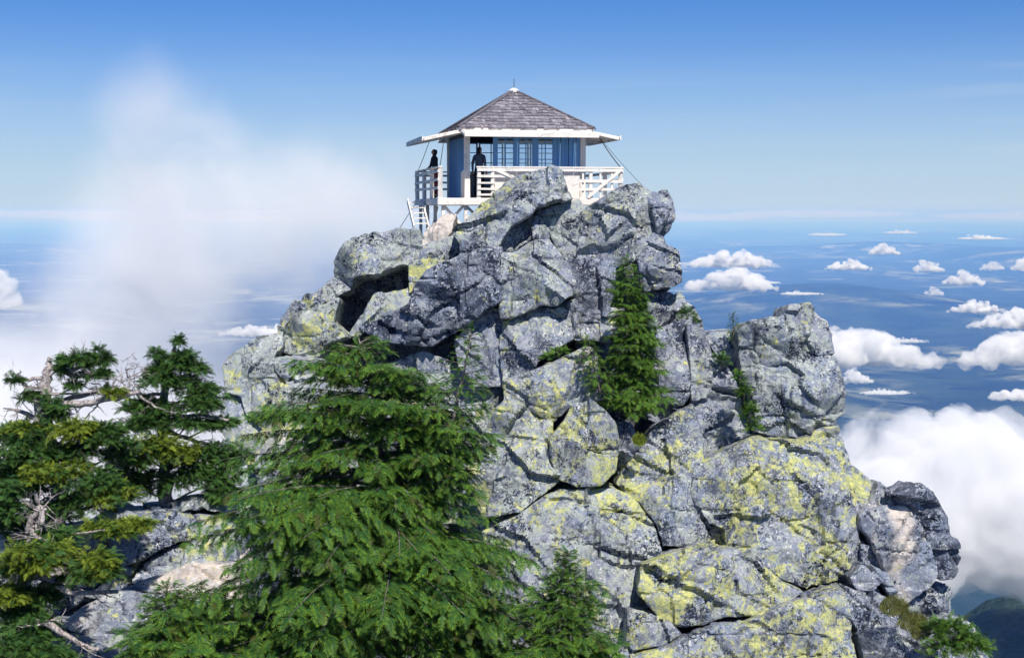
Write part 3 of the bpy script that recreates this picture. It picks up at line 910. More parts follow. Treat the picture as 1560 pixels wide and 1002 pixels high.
# footings and braces under the deck
for x, y, z in ((-2.95, -2.95, -1.25), (-2.2, -2.95, -1.3), (-1.5, -2.95, -1.1), (-.9, -2.95, -.9), (-2.95, -1, -1.5), (-2.95, 1, -1.6), (-2.95, 2.95, -1.7),
                (2.95, -2.95, -1.2), (1.4, -2.95, -1.0), (2.95, 0, -1.3), (2.95, 2.95, -1.5), (0, 2.95, -1.5), (0, 0, -1.2)):
    barp('deck_post', WHITE, (x, y, z), (x, y, -0.22), 0.11, 0.11)
for a, b in (((-2.9, -2.86, -0.95), (-2.25, -2.86, -0.25)), ((-2.9, -2.84, -0.26), (-2.25, -2.84, -0.98)), ((-1.5, -2.86, -.9), (-2.15, -2.86, -.28)),
             ((-1.45, -2.86, -.3), (-.95, -2.86, -.85)), ((-2.86, -.95, -.3), (-2.86, .95, -1.25)), ((-2.2, -2.87, -.62), (-1.0, -2.87, -.62))):
    barp('brace', WHITE, a, b, 0.04, 0.09)

# railing
TOP = 1.02
jig = np.random.RandomState(8)
def rail_post(x, y, h=TOP):
    e = jig.uniform(-.012, .012, 2)
    return barp('rail_post', WHITE, (x, y, 0.0), (x + e[0], y + e[1], h - 0.027), .11, .11)
def rail(a, b, z, h=0.10, w=0.035):
    e = jig.uniform(-.013, .013, 3)
    return barp('rail_board', WHITE, (a[0], a[1], z + e[0]), (b[0], b[1], z + e[1]), w, h + e[2])
FY = -DH + 0.06
for x in (-3.06, -1.78, -1.30, 0.98, 2.02, 3.06): rail_post(x, FY)
part('rail_cap', WHITE, (-1.86, 3.14, FY - .08, FY + .08, TOP - .025, TOP + .02))
o = FY - .075
rail((-1.84, o), (3.12, o), TOP - .10, .09)
for z in (.72, .50, .29): rail((-1.84, o), (-0.62, o), z, .07)
rail((-1.84, o), (-0.62, o), .12, .07)
part('kick_board', WHITE, (-.62, .92, o - .02, o + .02, .05, .62))
part('kick_board', WHITE, (1.02, 1.62, o - .02, o + .02, .02, .74))
rail((1.6, o), (3.12, o), .56, .09)
rail((1.6, o), (3.12, o), .30, .09)
barp('brace', WHITE, (-1.22, o - .04, .93), (-.25, o - .04, .50), .03, .10)
barp('brace', WHITE, (3.05, o - .04, .95), (1.9, o - .04, .02), .03, .10)
barp('brace', WHITE, (3.05, o - .042, .12), (2.3, o - .042, .02), .03, .10)
for x in (1.75, 2.35, 2.75): part('baluster', WHITE, (x - .03, x + .03, o + .03, o + .07, .0, TOP - .17))
# side and back railings
for sx in (-1, 1):
    X = sx * (DH - .06)
    for y in (-1.0, 1.0, 3.06): rail_post(X, y)
    part('rail_cap', WHITE, (X - .07, X + .07, -3.12, 3.14, TOP - .02, TOP + .024))
    for z in (.88, .60, .32): rail((X + sx * .07, -3.1), (X + sx * .07, 3.12), z, .085)
for x in (-1.0, 1.0): rail_post(x, 3.06)
part('rail_cap', WHITE, (-2.98, 2.98, 2.99, 3.13, TOP - .03, TOP + .015))
for z in (.88, .62, .38): rail((-3.0, 3.14), (3.0, 3.14), z, .08)

# stair along the left side
st = empty('stair', (0, 0, 0), 0, cabin)
def sp(name, a, b, w, h): return MB().bar(a, b, w, h).build(name, WHITE, st)
for x in (-3.24, -3.74):
    sp('stringer', (x, .3, -0.08), (x, -1.5, -1.0), .05, .18)
for k in range(5):
    f = (k + .5) / 5
    sp('tread', (-3.70, .3 - 1.8 * f, -.04 - .9 * f), (-3.28, .3 - 1.8 * f, -.04 - .9 * f), .26, .04)

# walls: sill walls, corner posts, header
part('floor_slab', DARKW, (-HW + .05, HW - .05, -HW + .05, HW - .05, 0.004, 0.03))
for nm, bx in (('front', (-1.05, HW - .1, -HW, -HW + .08, .0, .92)), ('back', (-HW + .1, HW - .1, HW - .08, HW, .0, .92)),
               ('l', (-HW, -HW + .08, -HW + .1, HW - .1, .0, .92)), ('r', (HW - .08, HW, -HW + .1, HW - .1, .0, .92))):
    part('sill_wall', WHITE, bx)
for sx in (-1, 1):
    for sy in (-1, 1):
        part('corner_post', WHITE, (sx * HW - .09, sx * HW + .09, sy * HW - .09, sy * HW + .09, 0, 2.30))
for bx in ((-HW + .09, HW - .09, -HW - .01, -HW + .09, 2.06, 2.30), (-HW + .09, HW - .09, HW - .09, HW + .01, 2.06, 2.30),
           (-HW - .01, -HW + .09, -HW + .09, HW - .09, 2.06, 2.30), (HW - .09, HW + .01, -HW + .09, HW - .09, 2.06, 2.30)):
    part('header', DARKW, bx)
part('ceiling', INSIDE, (-HW + .09, HW - .09, -HW + .09, HW - .09, 2.26, 2.30))

def window(axis, s, a0, a1, z0=.95, z1=2.06, cols=2, rows=3, mat=BLUE_SHADE):
    """a window unit in the wall: frame with bars, panes under it"""
    f = MB()
    t_, d = .055, s * (HW - .045)
    def bx(u0, u1, w0, w1, dep):
        if axis == 'x': f.box(u0, u1, d - dep, d + dep, w0, w1)
        else: f.box(d - dep, d + dep, u0, u1, w0, w1)
    bx(a0, a0 + t_, z0, z1, .035); bx(a1 - t_, a1, z0, z1, .035)
    bx(a0 + t_, a1 - t_, z0, z0 + t_, .034); bx(a0 + t_, a1 - t_, z1 - t_, z1, .034)
    W = empty('window', (0, 0, 0), 0, cabin)
    for c in range(1, cols):
        u = a0 + (a1 - a0) * c / cols
        bx(u - .016, u + .016, z0 + t_, z1 - t_, .02)
    for r in range(1, rows):
        w = z0 + (z1 - z0) * r / rows
        bx(a0 + t_, a1 - t_, w - .014, w + .014, .018)
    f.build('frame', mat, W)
    for c in range(cols):
        u0, u1 = a0 + (a1 - a0) * c / cols, a0 + (a1 - a0) * (c + 1) / cols
        g = MB()
        if axis == 'x': g.box(u0 + .02, u1 - .02, d - .004, d + .004, z0 + .04, z1 - .04)
        else: g.box(d - .004, d + .004, u0 + .02, u1 - .02, z0 + .04, z1 - .04)
        g.build('pane', GLASS, W)
    return W
# front: open doorway, three windows, then upright boards
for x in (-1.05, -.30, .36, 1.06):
    part('mullion', BLUE_SHADE, (x - .05, x + .05, -HW + .0, -HW + .09, .92, 2.06))
window('x', -1, -1.0, -.35)
window('x', -1, -.25, .31)
window('x', -1, .41, 1.01, cols=2)
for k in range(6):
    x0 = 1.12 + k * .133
    part('upright_board', BLUE_SHADE, (x0, x0 + (.118 if k % 2 else .104), -HW - (.03 if k % 2 else .0), -HW + .05, .90, 2.08))
for k in range(4):
    a0 = -1.9 + k * .95
    window('x', 1, a0 + .02, a0 + .93)
    if k < 2 or True:
        window('y', 1, a0 + .02, a0 + .93)
for k in range(2): window('y', -1, -1.9 + k * .6, -1.9 + k * .6 + .56)
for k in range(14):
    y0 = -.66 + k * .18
    part('upright_board', BLUE_SHADE, (-HW - (.035 if k % 2 else .005), -HW + .05, y0, y0 + .165, .03, 2.08))

# roof
EV, EZ, AZ = 2.32, 2.34, 3.78
roof = empty('roof', (0, 0, 0), 0, cabin)
part('soffit', WHITE, (-EV, EV, -EV, EV, EZ - .06, EZ - .001), parent=roof)
b = MB()
b.add([(-EV, -EV, EZ), (EV, -EV, EZ), (EV, EV, EZ), (-EV, EV, EZ), (0, 0, AZ)], [(3, 2, 1, 0)], [(0, 1, 4), (1, 2, 4), (2, 3, 4), (3, 0, 4)])
b.build('roof_deck', DARKW, roof)
rs = np.random.RandomState(4)
sh, tint = MB(), []
ROWS = 13
for side in range(4):
    ca, sa = [(1, 0), (0, 1), (-1, 0), (0, -1)][side]
    def tr(u, v, lift):      # u along the eave, v 0..1 up the slope
        y = -EV * (1 - v); x = u
        z = EZ + (AZ - EZ) * v
        nl = math.hypot(EV, AZ - EZ)
        y -= lift * (AZ - EZ) / nl; z += lift * EV / nl
        return (x * ca - y * sa, x * sa + y * ca, z)
    for r_ in range(ROWS):
        v0, v1 = r_ / ROWS - .012, (r_ + 1.18) / ROWS
        half = EV * (1 - r_ / ROWS)
        u = -half
        while u < half - .02:
            w = min(rs.uniform(.10, .22), half - u)
            j = rs.uniform(-.016, .010)
            l0 = .05 + rs.uniform(0, .022); v1c = min(v1, .995)
            lim0 = lambda uu: max(-half, min(half, uu))
            h1 = EV * (1 - v1c)
            ua, ub = u + .004, u + w - .004
            ta, tb = max(-h1, min(h1, ua)), max(-h1, min(h1, ub))
            vv = [tr(ua, v0 + j, l0), tr(ub, v0 + j, l0), tr(tb, v1c, .02), tr(ta, v1c, .02), tr(ua, v0 + j, .004), tr(ub, v0 + j, .004)]
            sh.add(vv, [(0, 1, 2, 3), (4, 5, 1, 0)])
            tint += [rs.random()] * 6
            u += w
sm = sh.mesh('shingles', False, {'tint': tint})
tag(link('shingles', sm, SHINGLE, roof), kind='stuff')
for sx, sy in ((-1, -1), (1, -1), (1, 1), (-1, 1)):
    barp('hip_board', SHINGLE, (sx * EV, sy * EV, EZ + .055), (sx * .1, sy * .1, AZ - .01), .16, .035, roof)
b = MB().tube([(0, 0, AZ - .05), (0, 0, AZ + .02), (0, 0, AZ + .07), (0, 0, AZ + .10)], [.2, .19, .1, .03], 8)
b.build('roof_cap', WHITE, roof)
MB().tube([(0, 0, AZ + .05), (0, 0, AZ + .42)], [.016, .01], 6).build('lightning_rod', DARKW, roof)

# shutters propped out all round like awnings
def shutter(rot, L, drop, along=2.22):
    E = empty('shutter', (0, 0, 0), rot, cabin)
    y0, z0 = -HW - .13, 2.30
    y1, z1 = y0 - L, z0 - drop
    n = 9
    for k in range(n):
        x0 = -along + 2 * along * k / n
        MB().bar((x0 + along / n, y0, z0), (x0 + along / n, y1, z1), 2 * along / n - .012, .03).build('board', WHITE, E)
    for x in (-along, -along / 3, along / 3, along):
        MB().bar((x, y0 + .0, z0 - .055), (x, y1 + .03, z1 - .055), .07, .075).build('batten', WHITE, E)
    MB().bar((-along - .05, y1 - .02, z1 - .02), (along + .05, y1 - .02, z1 - .02), .05, .15).build('edge_board', WHITE, E)
    MB().bar((-along, y0 - .03, z0 - .075), (along, y0 - .03, z0 - .075), .05, .09).build('batten', WHITE, E)
    return E
shutter(0, 1.05, .20)
shutter(R(-90), 1.38, .30)
shutter(R(90), 1.12, .22)
shutter(R(180), 1.05, .12)
# prop rods and stay lines
def line(a, b, r=.012, sag=.04, nm='stay_line'):
    a, b = np.array(a, float), np.array(b, float)
    pts = [a + (b - a) * t_ + np.array([0, 0, -sag * 4 * t_ * (1 - t_)]) for t_ in np.linspace(0, 1, 9)]
    MB().tube(pts, [r] * 9, 5).build(nm, DARKW, cabin)
line((2.6, -1.9, 2.1), (3.06, -3.06, 1.02), .017)
line((2.6, -1.9, 2.1), (4.1, -2.4, .35), .008)
line((-2.75, -1.9, 2.1), (-3.06, -3.0, 1.02), .014)
line((-2.75, 1.9, 2.1), (-3.06, 2.9, 1.02), .012)
line((-3.1, 3.1, -.1), (-4.3, 3.2, -1.9), .012)

# ---------------------------------------------------------------- trees
def mat_needles(name, dark, tip, brown=0.0):
    t = NT(name)
    r = t.attr('tint'); k = t.attr('tip')
    c = t.mix(t.ramp(k, 0.2, 1.0), dark, tip)
    c = t.mix(t.ramp(r, 0.0, 1.0, 0.0, 0.7), c, tuple(x * .6 for x in dark))
    if brown: c = t.mix(t.ramp(r, 0.93, 0.96, 0.0, brown), c, (0.16, 0.10, 0.035))
    d = t.n('BsdfPrincipled')
    t.put(d.inputs['Base Color'], c)
    d.inputs['Roughness'].default_value = 0.55
    d.inputs['Specular IOR Level'].default_value = 0.25
    tl = t.n('BsdfTranslucent'); t.put(tl.inputs['Color'], t.mix(0.5, c, (0.16, 0.26, 0.03)))
    mx = t.n('MixShader'); mx.inputs[0].default_value = 0.15
    t.t.links.new(d.outputs[0], mx.inputs[1]); t.t.links.new(tl.outputs[0], mx.inputs[2])
    t.t.links.new(mx.outputs[0], t.out.inputs['Surface'])
    return t.m
HEM = mat_needles('hemlock_needles', (0.012, 0.076, 0.024), (0.26, 0.45, 0.045), 0.35)
CED = mat_needles('cedar_needles', (0.034, 0.120, 0.022), (0.24, 0.40, 0.045), 0.15)
OLD = mat_needles('old_hemlock_needles', (0.022, 0.090, 0.032), (0.17, 0.31, 0.05), 0.2)
GOLD = mat_needles('yellowing_needles', (0.095, 0.185, 0.026), (0.44, 0.50, 0.05), 0.1)

def mat_bark():
    t = NT('weathered_bark')
    p = t.pos()
    a = t.noise(t.vmul(p, (1, 1, .35)), 22.0, 4, 0.6)
    b = t.noise(p, 3.0, 3, 0.6)
    c = t.mix(t.ramp(a, .35, .65), (0.06, 0.05, 0.045), (0.22, 0.19, 0.17))
    t.principled(t.mix(t.math('MULTIPLY', t.ramp(b, .5, .7), .5), c, (0.30, 0.28, 0.27)), .9, .2, t.bump(a, .6, .02))
    return t.m
BARK = mat_bark()
def mat_dead():
    t = NT('silvered_deadwood')
    p = t.pos()
    a = t.noise(p, 26.0, 4, 0.6)
    t.principled(t.mix(t.ramp(a, .35, .65), (0.16, 0.14, 0.15), (0.50, 0.45, 0.43)), .9, .2, t.bump(a, .5, .015))
    return t.m
DEAD = mat_dead()

def frond_template(nside, spread, width, droop, seed):
    """a flat spray of needled twigs, 1 unit long: x along, y across, z up"""
    rs = np.random.RandomState(seed)
    V, Q, tip = [], [], []
    def leaf(a, b, w):
        a, b = np.array(a, float), np.array(b, float)
        d = b - a; s = np.array([-d[1], d[0], 0]); s /= np.linalg.norm(s) + 1e-9
        m = a + d * .45
        k = len(V)
        V.extend([a - s * w * 1.2, b, a + s * w * 1.2 + d * .12])
        Q.append((k, k + 1, k + 2))
        tip.extend([0.15 + .3 * a[0], 1.0, .25 + .3 * a[0]])
    z = lambda x: -droop * x * x
    leaf((0, 0, 0), (.55, 0, z(.55)), width * .8)
    leaf((.45, 0, z(.45)), (1.0, 0, z(1.0)), width)
    for i in range(nside):
        x = .06 + .86 * i / nside
        for sd in (-1, 1):
            ln = spread * (1 - x) ** .75 * rs.uniform(.75, 1.15) + .06
            an = math.radians(rs.uniform(42, 62))
            xx = x + rs.uniform(-.02, .02)
            e = (xx + ln * math.cos(an), sd * ln * math.sin(an), z(xx) - droop * .5 * ln - rs.uniform(-.01, .05))
            leaf((xx, 0, z(xx)), e, width)
    return np.array(V), np.array(Q, np.int32), np.array(tip)
FRONDS = [frond_template(6, .50, .042, .32, 1), frond_template(6, .42, .044, .55, 2), frond_template(6, .56, .040, .20, 3)]

class Foliage:
    def __init__(s, seed): s.p, s.d, s.u, s.s, s.tint = [], [], [], [], []; s.rs = np.random.RandomState(seed)
    def add(s, p, d, u, sc, tint=None):
        s.p.append(p); s.d.append(d); s.u.append(u); s.s.append(sc)
        s.tint.append(s.rs.random() if tint is None else tint)
    def mesh(s, name):
        p, d, u = np.array(s.p), np.array(s.d), np.array(s.u)
        sc, ti = np.array(s.s), np.array(s.tint)
        d /= np.linalg.norm(d, axis=1)[:, None] + 1e-9
        u = u - (u * d).sum(1)[:, None] * d
        u /= np.linalg.norm(u, axis=1)[:, None] + 1e-9
        w = np.cross(u, d)
        Vs, Qs, tp, tn, off = [], [], [], [], 0
        which = np.arange(len(p)) % len(FRONDS)
        for k, (tv, tq, tt) in enumerate(FRONDS):
            m = which == k
            if not m.any(): continue
            n = m.sum()
            V = p[m][:, None, :] + sc[m][:, None, None] * (tv[None, :, 0:1] * d[m][:, None, :] + tv[None, :, 1:2] * w[m][:, None, :] + tv[None, :, 2:3] * u[m][:, None, :])
            Vs.append(V.reshape(-1, 3))
            Qs.append((tq[None] + (np.arange(n) * len(tv))[:, None, None]).reshape(-1, 3) + off)
            tp.append(np.tile(tt, n)); tn.append(np.repeat(ti[m], len(tv)))
            off += n * len(tv)
        return np_mesh(name, np.concatenate(Vs), [np.concatenate(Qs)], False, {'tip': np.concatenate(tp), 'tint': np.concatenate(tn)})

UP = np.array([0, 0, 1.0])
def bough(fo, wood, start, az, L, rise, droop, fs, rs, br=.02, dens=1.0, fill=.42):
    """one bough with side shoots; foliage sprays go to fo, wood to wood"""
    hd = np.array([math.cos(az), math.sin(az), 0])
    n = max(5, int(L / .22))
    ss = np.linspace(0, 1, n)
    bend = rs.uniform(-.18, .18)
    side = np.array([-hd[1], hd[0], 0])
    path = [start + hd * L * s_ + side * bend * L * s_ * s_ + UP * L * (rise * s_ - droop * s_ * s_) for s_ in ss]
    wood.tube(path, [max(br * (1 - .85 * s_), .004) for s_ in ss], 5)
    step = .085 / dens
    k = int(L / step)
    for i in range(k):
        s_ = .16 + .84 * (i + rs.random()) / k
        p0 = start + hd * L * s_ + side * bend * L * s_ * s_ + UP * L * (rise * s_ - droop * s_ * s_)
        sl = rise - 2 * droop * s_
        sd = 1 if i % 2 else -1
        a2 = az + sd * R(rs.uniform(38, 68)) + 2 * bend * s_
        l2 = fill * L * (1 - s_) ** .8 * rs.uniform(.7, 1.15) + fs * .55
        h2 = np.array([math.cos(a2), math.sin(a2), 0])
        m = max(1, int(round(l2 / (fs * .55))))
        for j in range(m):
            q = (j + .25) / m
            pp = p0 + h2 * l2 * q + UP * (sl * .6 * l2 * q - .30 * l2 * q * q)
            d = h2 + UP * (sl * .5 - .42 * q - rs.uniform(-.1, .28)) + rs.normal(0, .22, 3)
            fo.add(pp, d, UP + rs.normal(0, .28, 3), fs * rs.uniform(.75, 1.2))
    for j in range(3):
        d = hd + UP * (rise - 2 * droop) + rs.normal(0, .22, 3)
        fo.add(path[-1 - (j > 1)], d, UP + rs.normal(0, .2, 3), fs * rs.uniform(.8, 1.2))

def conifer(name, label, axis, prof, seed, mat=None, nb=110, fs=.26, depth=.9, droop=(.05, .38), rise=(.55, .12), tr=.09, parent_group=None, dens=1.0, fill=.42, t0=0.0, tiers=0, extra=()):
    """axis: trunk points (world) base to top; prof: (height share, reach left, reach right) in metres"""
    rs = np.random.RandomState(seed)
    axis = np.array(axis, float)
    cum = np.concatenate([[0], np.cumsum(np.linalg.norm(np.diff(axis, axis=0), axis=1))]); H = cum[-1]
    at = lambda t_: np.array([np.interp(t_ * H, cum, axis[:, c]) for c in range(3)])
    E = empty(name, axis[0])
    tag(E, label, 'tree', parent_group)
    off = axis[0]
    fo, wood = Foliage(seed), MB()
    tt = np.linspace(0, 1, 12)
    pts = [at(x) + rs.normal(0, .012, 3) * (0 < x < 1) for x in tt]
    wood.tube([p - off for p in pts], [max(tr * (1 - .93 * x), .008) for x in tt], 8)
    pf = np.array(prof)
    for i in range(nb):
        t_ = t0 + (1 - t0) * ((i + rs.random()) / nb) ** .92
        if tiers: t_ = (math.floor(t_ * tiers) + .5 + rs.normal(0, .20)) / tiers
        t_ = min(max(t_, t0), .985)
        az = i * 2.39996 + rs.uniform(-.4, .4)
        Ll, Lr = np.interp(t_, pf[:, 0], pf[:, 1]), np.interp(t_, pf[:, 0], pf[:, 2])
        cx, cy_ = math.cos(az), math.sin(az)
        L = math.hypot((Lr if cx > 0 else Ll) * cx, depth * .5 * (Ll + Lr) * cy_) * rs.choice([rs.uniform(.55, .8), rs.uniform(.8, 1.08), rs.uniform(.9, 1.08)]) * (1 + .38 * float(vnoise(np.array([[cx * 1.3, cy_ * 1.3, t_ * 7.0]]), seed)[0]))
        ri, dr = np.interp(t_, [0, 1], [rise[1], rise[0]]), np.interp(t_, [0, 1], [droop[1], droop[0]])
        bough(fo, wood, at(t_) - off, az, max(L, .10), ri + rs.uniform(-.1, .1), dr, fs * np.interp(L, [.1, .7], [.55, 1.0]), rs, tr * .22 * (1 - .6 * t_), dens, fill)
    for (t_, az, L) in extra:
        bough(fo, wood, at(t_) - off, az, L, .22, .34, fs, rs, tr * .2, dens, fill)
    top = at(1.0) - off
    for j in range(7):
        fo.add(top - UP * .05 * j, UP * .9 + rs.normal(0, .35, 3), rs.normal(0, 1, 3), fs * .7)
    link('trunk', wood.mesh('trunk', True), BARK, E)
    link('crown', fo.mesh('crown'), mat or HEM, E)
    return E, len(fo.p)

cnt = {}
# the big hemlock in the foreground
Ym = 20.5
mpx = Ym / F_PX
ax = [P(604, 1085, Ym), P(600, 900, Ym), P(592, 760, Ym), P(572, 620, Ym), P(546, 514, Ym)]
Hm = 1085 - 514
def pr_(y, l, r): return ((1085 - y) / Hm, l * mpx, r * mpx)
prof = [pr_(1085, 470, 270), pr_(1000, 440, 255), pr_(900, 350, 215), pr_(830, 285, 235), pr_(780, 270, 165), pr_(700, 215, 140), pr_(640, 150, 140), pr_(600, 108, 115), pr_(570, 95, 85), pr_(545, 68, 58), pr_(520, 36, 34)]
_, cnt['main'] = conifer('hemlock_tree', 'large bushy green mountain hemlock rising in front of the outcrop', ax, prof, 21, HEM, 300, .185, .85, (.12, .46), (.30, .30), .13, dens=1.25, fill=.46, tiers=14, t0=.06,
    extra=[(.46, -.12, 2.15), (.45, .2, 2.0), (.43, -.4, 1.9), (.30, -.2, 2.4), (.28, .15, 2.3), (.62, 3.3, 2.0), (.60, 3.0, 1.9), (.74, -.2, 1.5), (.78, -.4, 1.3), (.72, 3.5, 1.6), (.90, -.5, .95), (.92, 3.6, .8)])
# the second leader on its right
ax = [P(640, 760, Ym - .2), P(690, 640, Ym - .3), P(706, 570, Ym - .3), P(716, 500, Ym - .3)]
_, cnt['lead'] = conifer('hemlock_tree', 'thin second hemlock top leaning out of the big hemlock toward the rock', ax, [(0, .9, .8), (.4, .8, .65), (.62, .5, .5), (.8, .24, .2), (1, .06, .06)], 22, HEM, 130, .18, .8, (.05, .3), (.4, .2), .05)
# low sapling at the foot on the left, and the small tree on the right
Ys = 19.0; q = Ys / F_PX
ax = [P(262, 1100, Ys), P(258, 980, Ys), P(254, 892, Ys)]
_, cnt['sapl'] = conifer('hemlock_sapling', 'bright young hemlock sapling low beside the big hemlock on the ledge side', ax, [(0, 120 * q, 220 * q), (.45, 85 * q, 160 * q), (.75, 44 * q, 80 * q), (1, 8 * q, 8 * q)], 23, HEM, 170, .2, .9, (.05, .35), (.5, .25), .04, dens=1.5)
Yr = 19.5; q = Yr / F_PX
ax = [P(868, 1120, Yr), P(866, 960, Yr), P(862, 842, Yr)]
_, cnt['rs'] = conifer('hemlock_sapling', 'small pointed young hemlock growing right of the big hemlock before the grey face', ax, [(0, 130 * q, 100 * q), (.35, 105 * q, 75 * q), (.6, 56 * q, 52 * q), (.8, 32 * q, 30 * q), (1, 5 * q, 5 * q)], 24, HEM, 230, .2, .9, (.02, .30), (.6, .25), .04, dens=1.9)
# cedar in the cleft
Yc = 41.4; q = Yc / F_PX
ax = [P(966, 640, Yc), P(962, 520, Yc), P(955, 391, Yc)]
_, cnt['ced'] = conifer('cleft_fir', 'narrow pointed fir growing in the cleft of the rock face', ax, [(0, 26 * q, 34 * q), (.16, 40 * q, 52 * q), (.4, 32 * q, 48 * q), (.65, 26 * q, 36 * q), (.85, 20 * q, 18 * q), (1, 3 * q, 3 * q)], 25, CED, 230, .26, 1.0, (.0, .18), (.15, .05), .09, dens=1.35, t0=.08)
ax = [P(915, 600, 41.0), P(905, 560, 41.0), P(893, 512, 41.0)]
conifer('fir_sapling', 'little bushy fir beside the narrow fir in the rock cleft', ax, [(0, .3, .5), (.5, .35, .45), (1, .1, .12)], 26, CED, 60, .24, .9, (.05, .3), (.3, .1), .03, dens=.8)
ax = [P(1117, 520, 42.5), P(1117, 478, 42.5)]
conifer('fir_sapling', 'tiny dark fir standing in the notch beside the square pinnacle', ax, [(0, .24, .26), (.5, .2, .22), (1, .04, .04)], 27, OLD, 50, .17, 1, (.0, .1), (.3, .1), .02, dens=.7)

# wind-bent old trees on the left: trunks, bare limbs and pads of foliage placed one by one
def pad(fo, c, rx, ry, rz, n, fs, rs, lean=(0, 0, 0)):
    for k in range(n):
        v = rs.normal(0, 1, 3); v /= np.linalg.norm(v)
        rr = rs.uniform(.35, 1.0) ** .5
        if v[2] < -.35: v[2] *= -.6
        wob = 1 + .28 * math.sin(5 * math.atan2(v[1], v[0]) + k % 3)
        p = c + np.array([rx * v[0], ry * v[1], rz * v[2]]) * rr * wob
        d = np.array([v[0], v[1], .25 + .3 * v[2]]) + np.array(lean) + rs.normal(0, .35, 3)
        fo.add(p, d, UP + rs.normal(0, .35, 3), fs * rs.uniform(.6, 1.15))

def old_tree(name, label, Y, trunk, limbs, pads, twigs, seed, mat=OLD, mat2=GOLD):
    """trunk/limbs: lists of (px, py, dY, radius_px); pads: (px, py, rx, ry, dY, n, gold?)"""
    rs = np.random.RandomState(seed)
    q = Y / F_PX
    base = P(trunk[0][0], trunk[0][1], Y + trunk[0][2])
    E = empty(name, base)
    tag(E, label, 'tree')
    def smooth_path(pts):
        a = np.array([P(x, y, Y + d) - base for x, y, d, r in pts]); rr = np.array([r * q for x, y, d, r in pts])
        t0 = np.arange(len(a)); tt = np.linspace(0, len(a) - 1, 5 * (len(a) - 1) + 1)
        out = np.stack([np.interp(tt, t0, a[:, c]) for c in range(3)], 1)
        for _ in range(2):
            out[1:-1] = .5 * out[1:-1] + .25 * (out[:-2] + out[2:])
        out += rs.normal(0, 1, out.shape) * .25 * np.interp(tt, t0, rr)[:, None]
        return out, np.interp(tt, t0, rr)
    w = MB()
    w.tube(*smooth_path(trunk), 8)
    link('trunk', w.mesh('trunk', True), DEAD, E)
    fo, fg = Foliage(seed), Foliage(seed + 1)
    dw = MB()
    tpath, _ = smooth_path(trunk)
    def twig(a, d, L, r, depth):
        pts = [a]; dd = d / np.linalg.norm(d)
        for k in range(4):
            dd = dd + rs.normal(0, .22, 3); dd /= np.linalg.norm(dd)
            pts.append(pts[-1] + dd * L / 4)
        dw.tube(pts, [r * (1 - .2 * k) for k in range(5)], 3)
        if depth:
            for k in range(3):
                twig(pts[rs.randint(1, 4)], dd + rs.normal(0, .7, 3), L * rs.uniform(.35, .6), r * .55, depth - 1)
    for lb in limbs:
        pth, rr = smooth_path(lb)
        dw.tube(pth, rr, 6)
        for k in range(5):
            i = rs.randint(len(pth) // 3, len(pth))
            twig(pth[i], rs.normal(0, 1, 3) * np.array([1, .6, .8]), rs.uniform(.25, .6), max(rr[i] * .4, .006), 1)
    for (x, y, L, n) in twigs:
        c = P(x, y, Y) - base
        for k in range(n):
            twig(c + rs.normal(0, .08, 3), rs.normal(0, 1, 3) * np.array([1, .6, .8]) + np.array([.2, 0, .3]), L * q * rs.uniform(.6, 1.1), .012, 2)
    for (x, y, rx, ry, dY, n, gold) in pads:
        c = P(x, y, Y + dY) - base
        i = np.argmin(np.linalg.norm(tpath - c - np.array([0, 0, -.25]), axis=1))
        mid = .5 * (tpath[i] + c) + np.array([0, 0, -.05]) + rs.normal(0, .05, 3)
        dw.tube([tpath[i], mid, c, c + (c - mid) * .5], [.028, .02, .013, .005], 5)
        for k in range(4): twig(c, rs.normal(0, 1, 3) * np.array([1, .8, .35]), rx * q * .8, .009, 1)
        n = int(n * (3.2 if n > 130 else 2.3))
        rx, ry = rx * 1.18, ry * 1.45
        sub = max(1, int(n / 75))
        for s_ in range(sub):      # a pad is a few tufts, not one ball
            oc = np.array([rs.uniform(-.6, .6) * rx * q, rs.uniform(-.5, .5) * rx * q * .7, rs.uniform(-.5, .5) * ry * q])
            pad(fg if gold and rs.random() < .75 else fo, c + oc, rx * q * .52, rx * q * .42, ry * q * .5, n // sub, .16, rs, (.25, 0, -.25))
    link('deadwood', dw.mesh('deadwood', True), DEAD, E)
    if fo.p: link('crown', fo.mesh('crown'), mat, E)
    if fg.p: link('crown', fg.mesh('crown'), mat2, E)
    return E

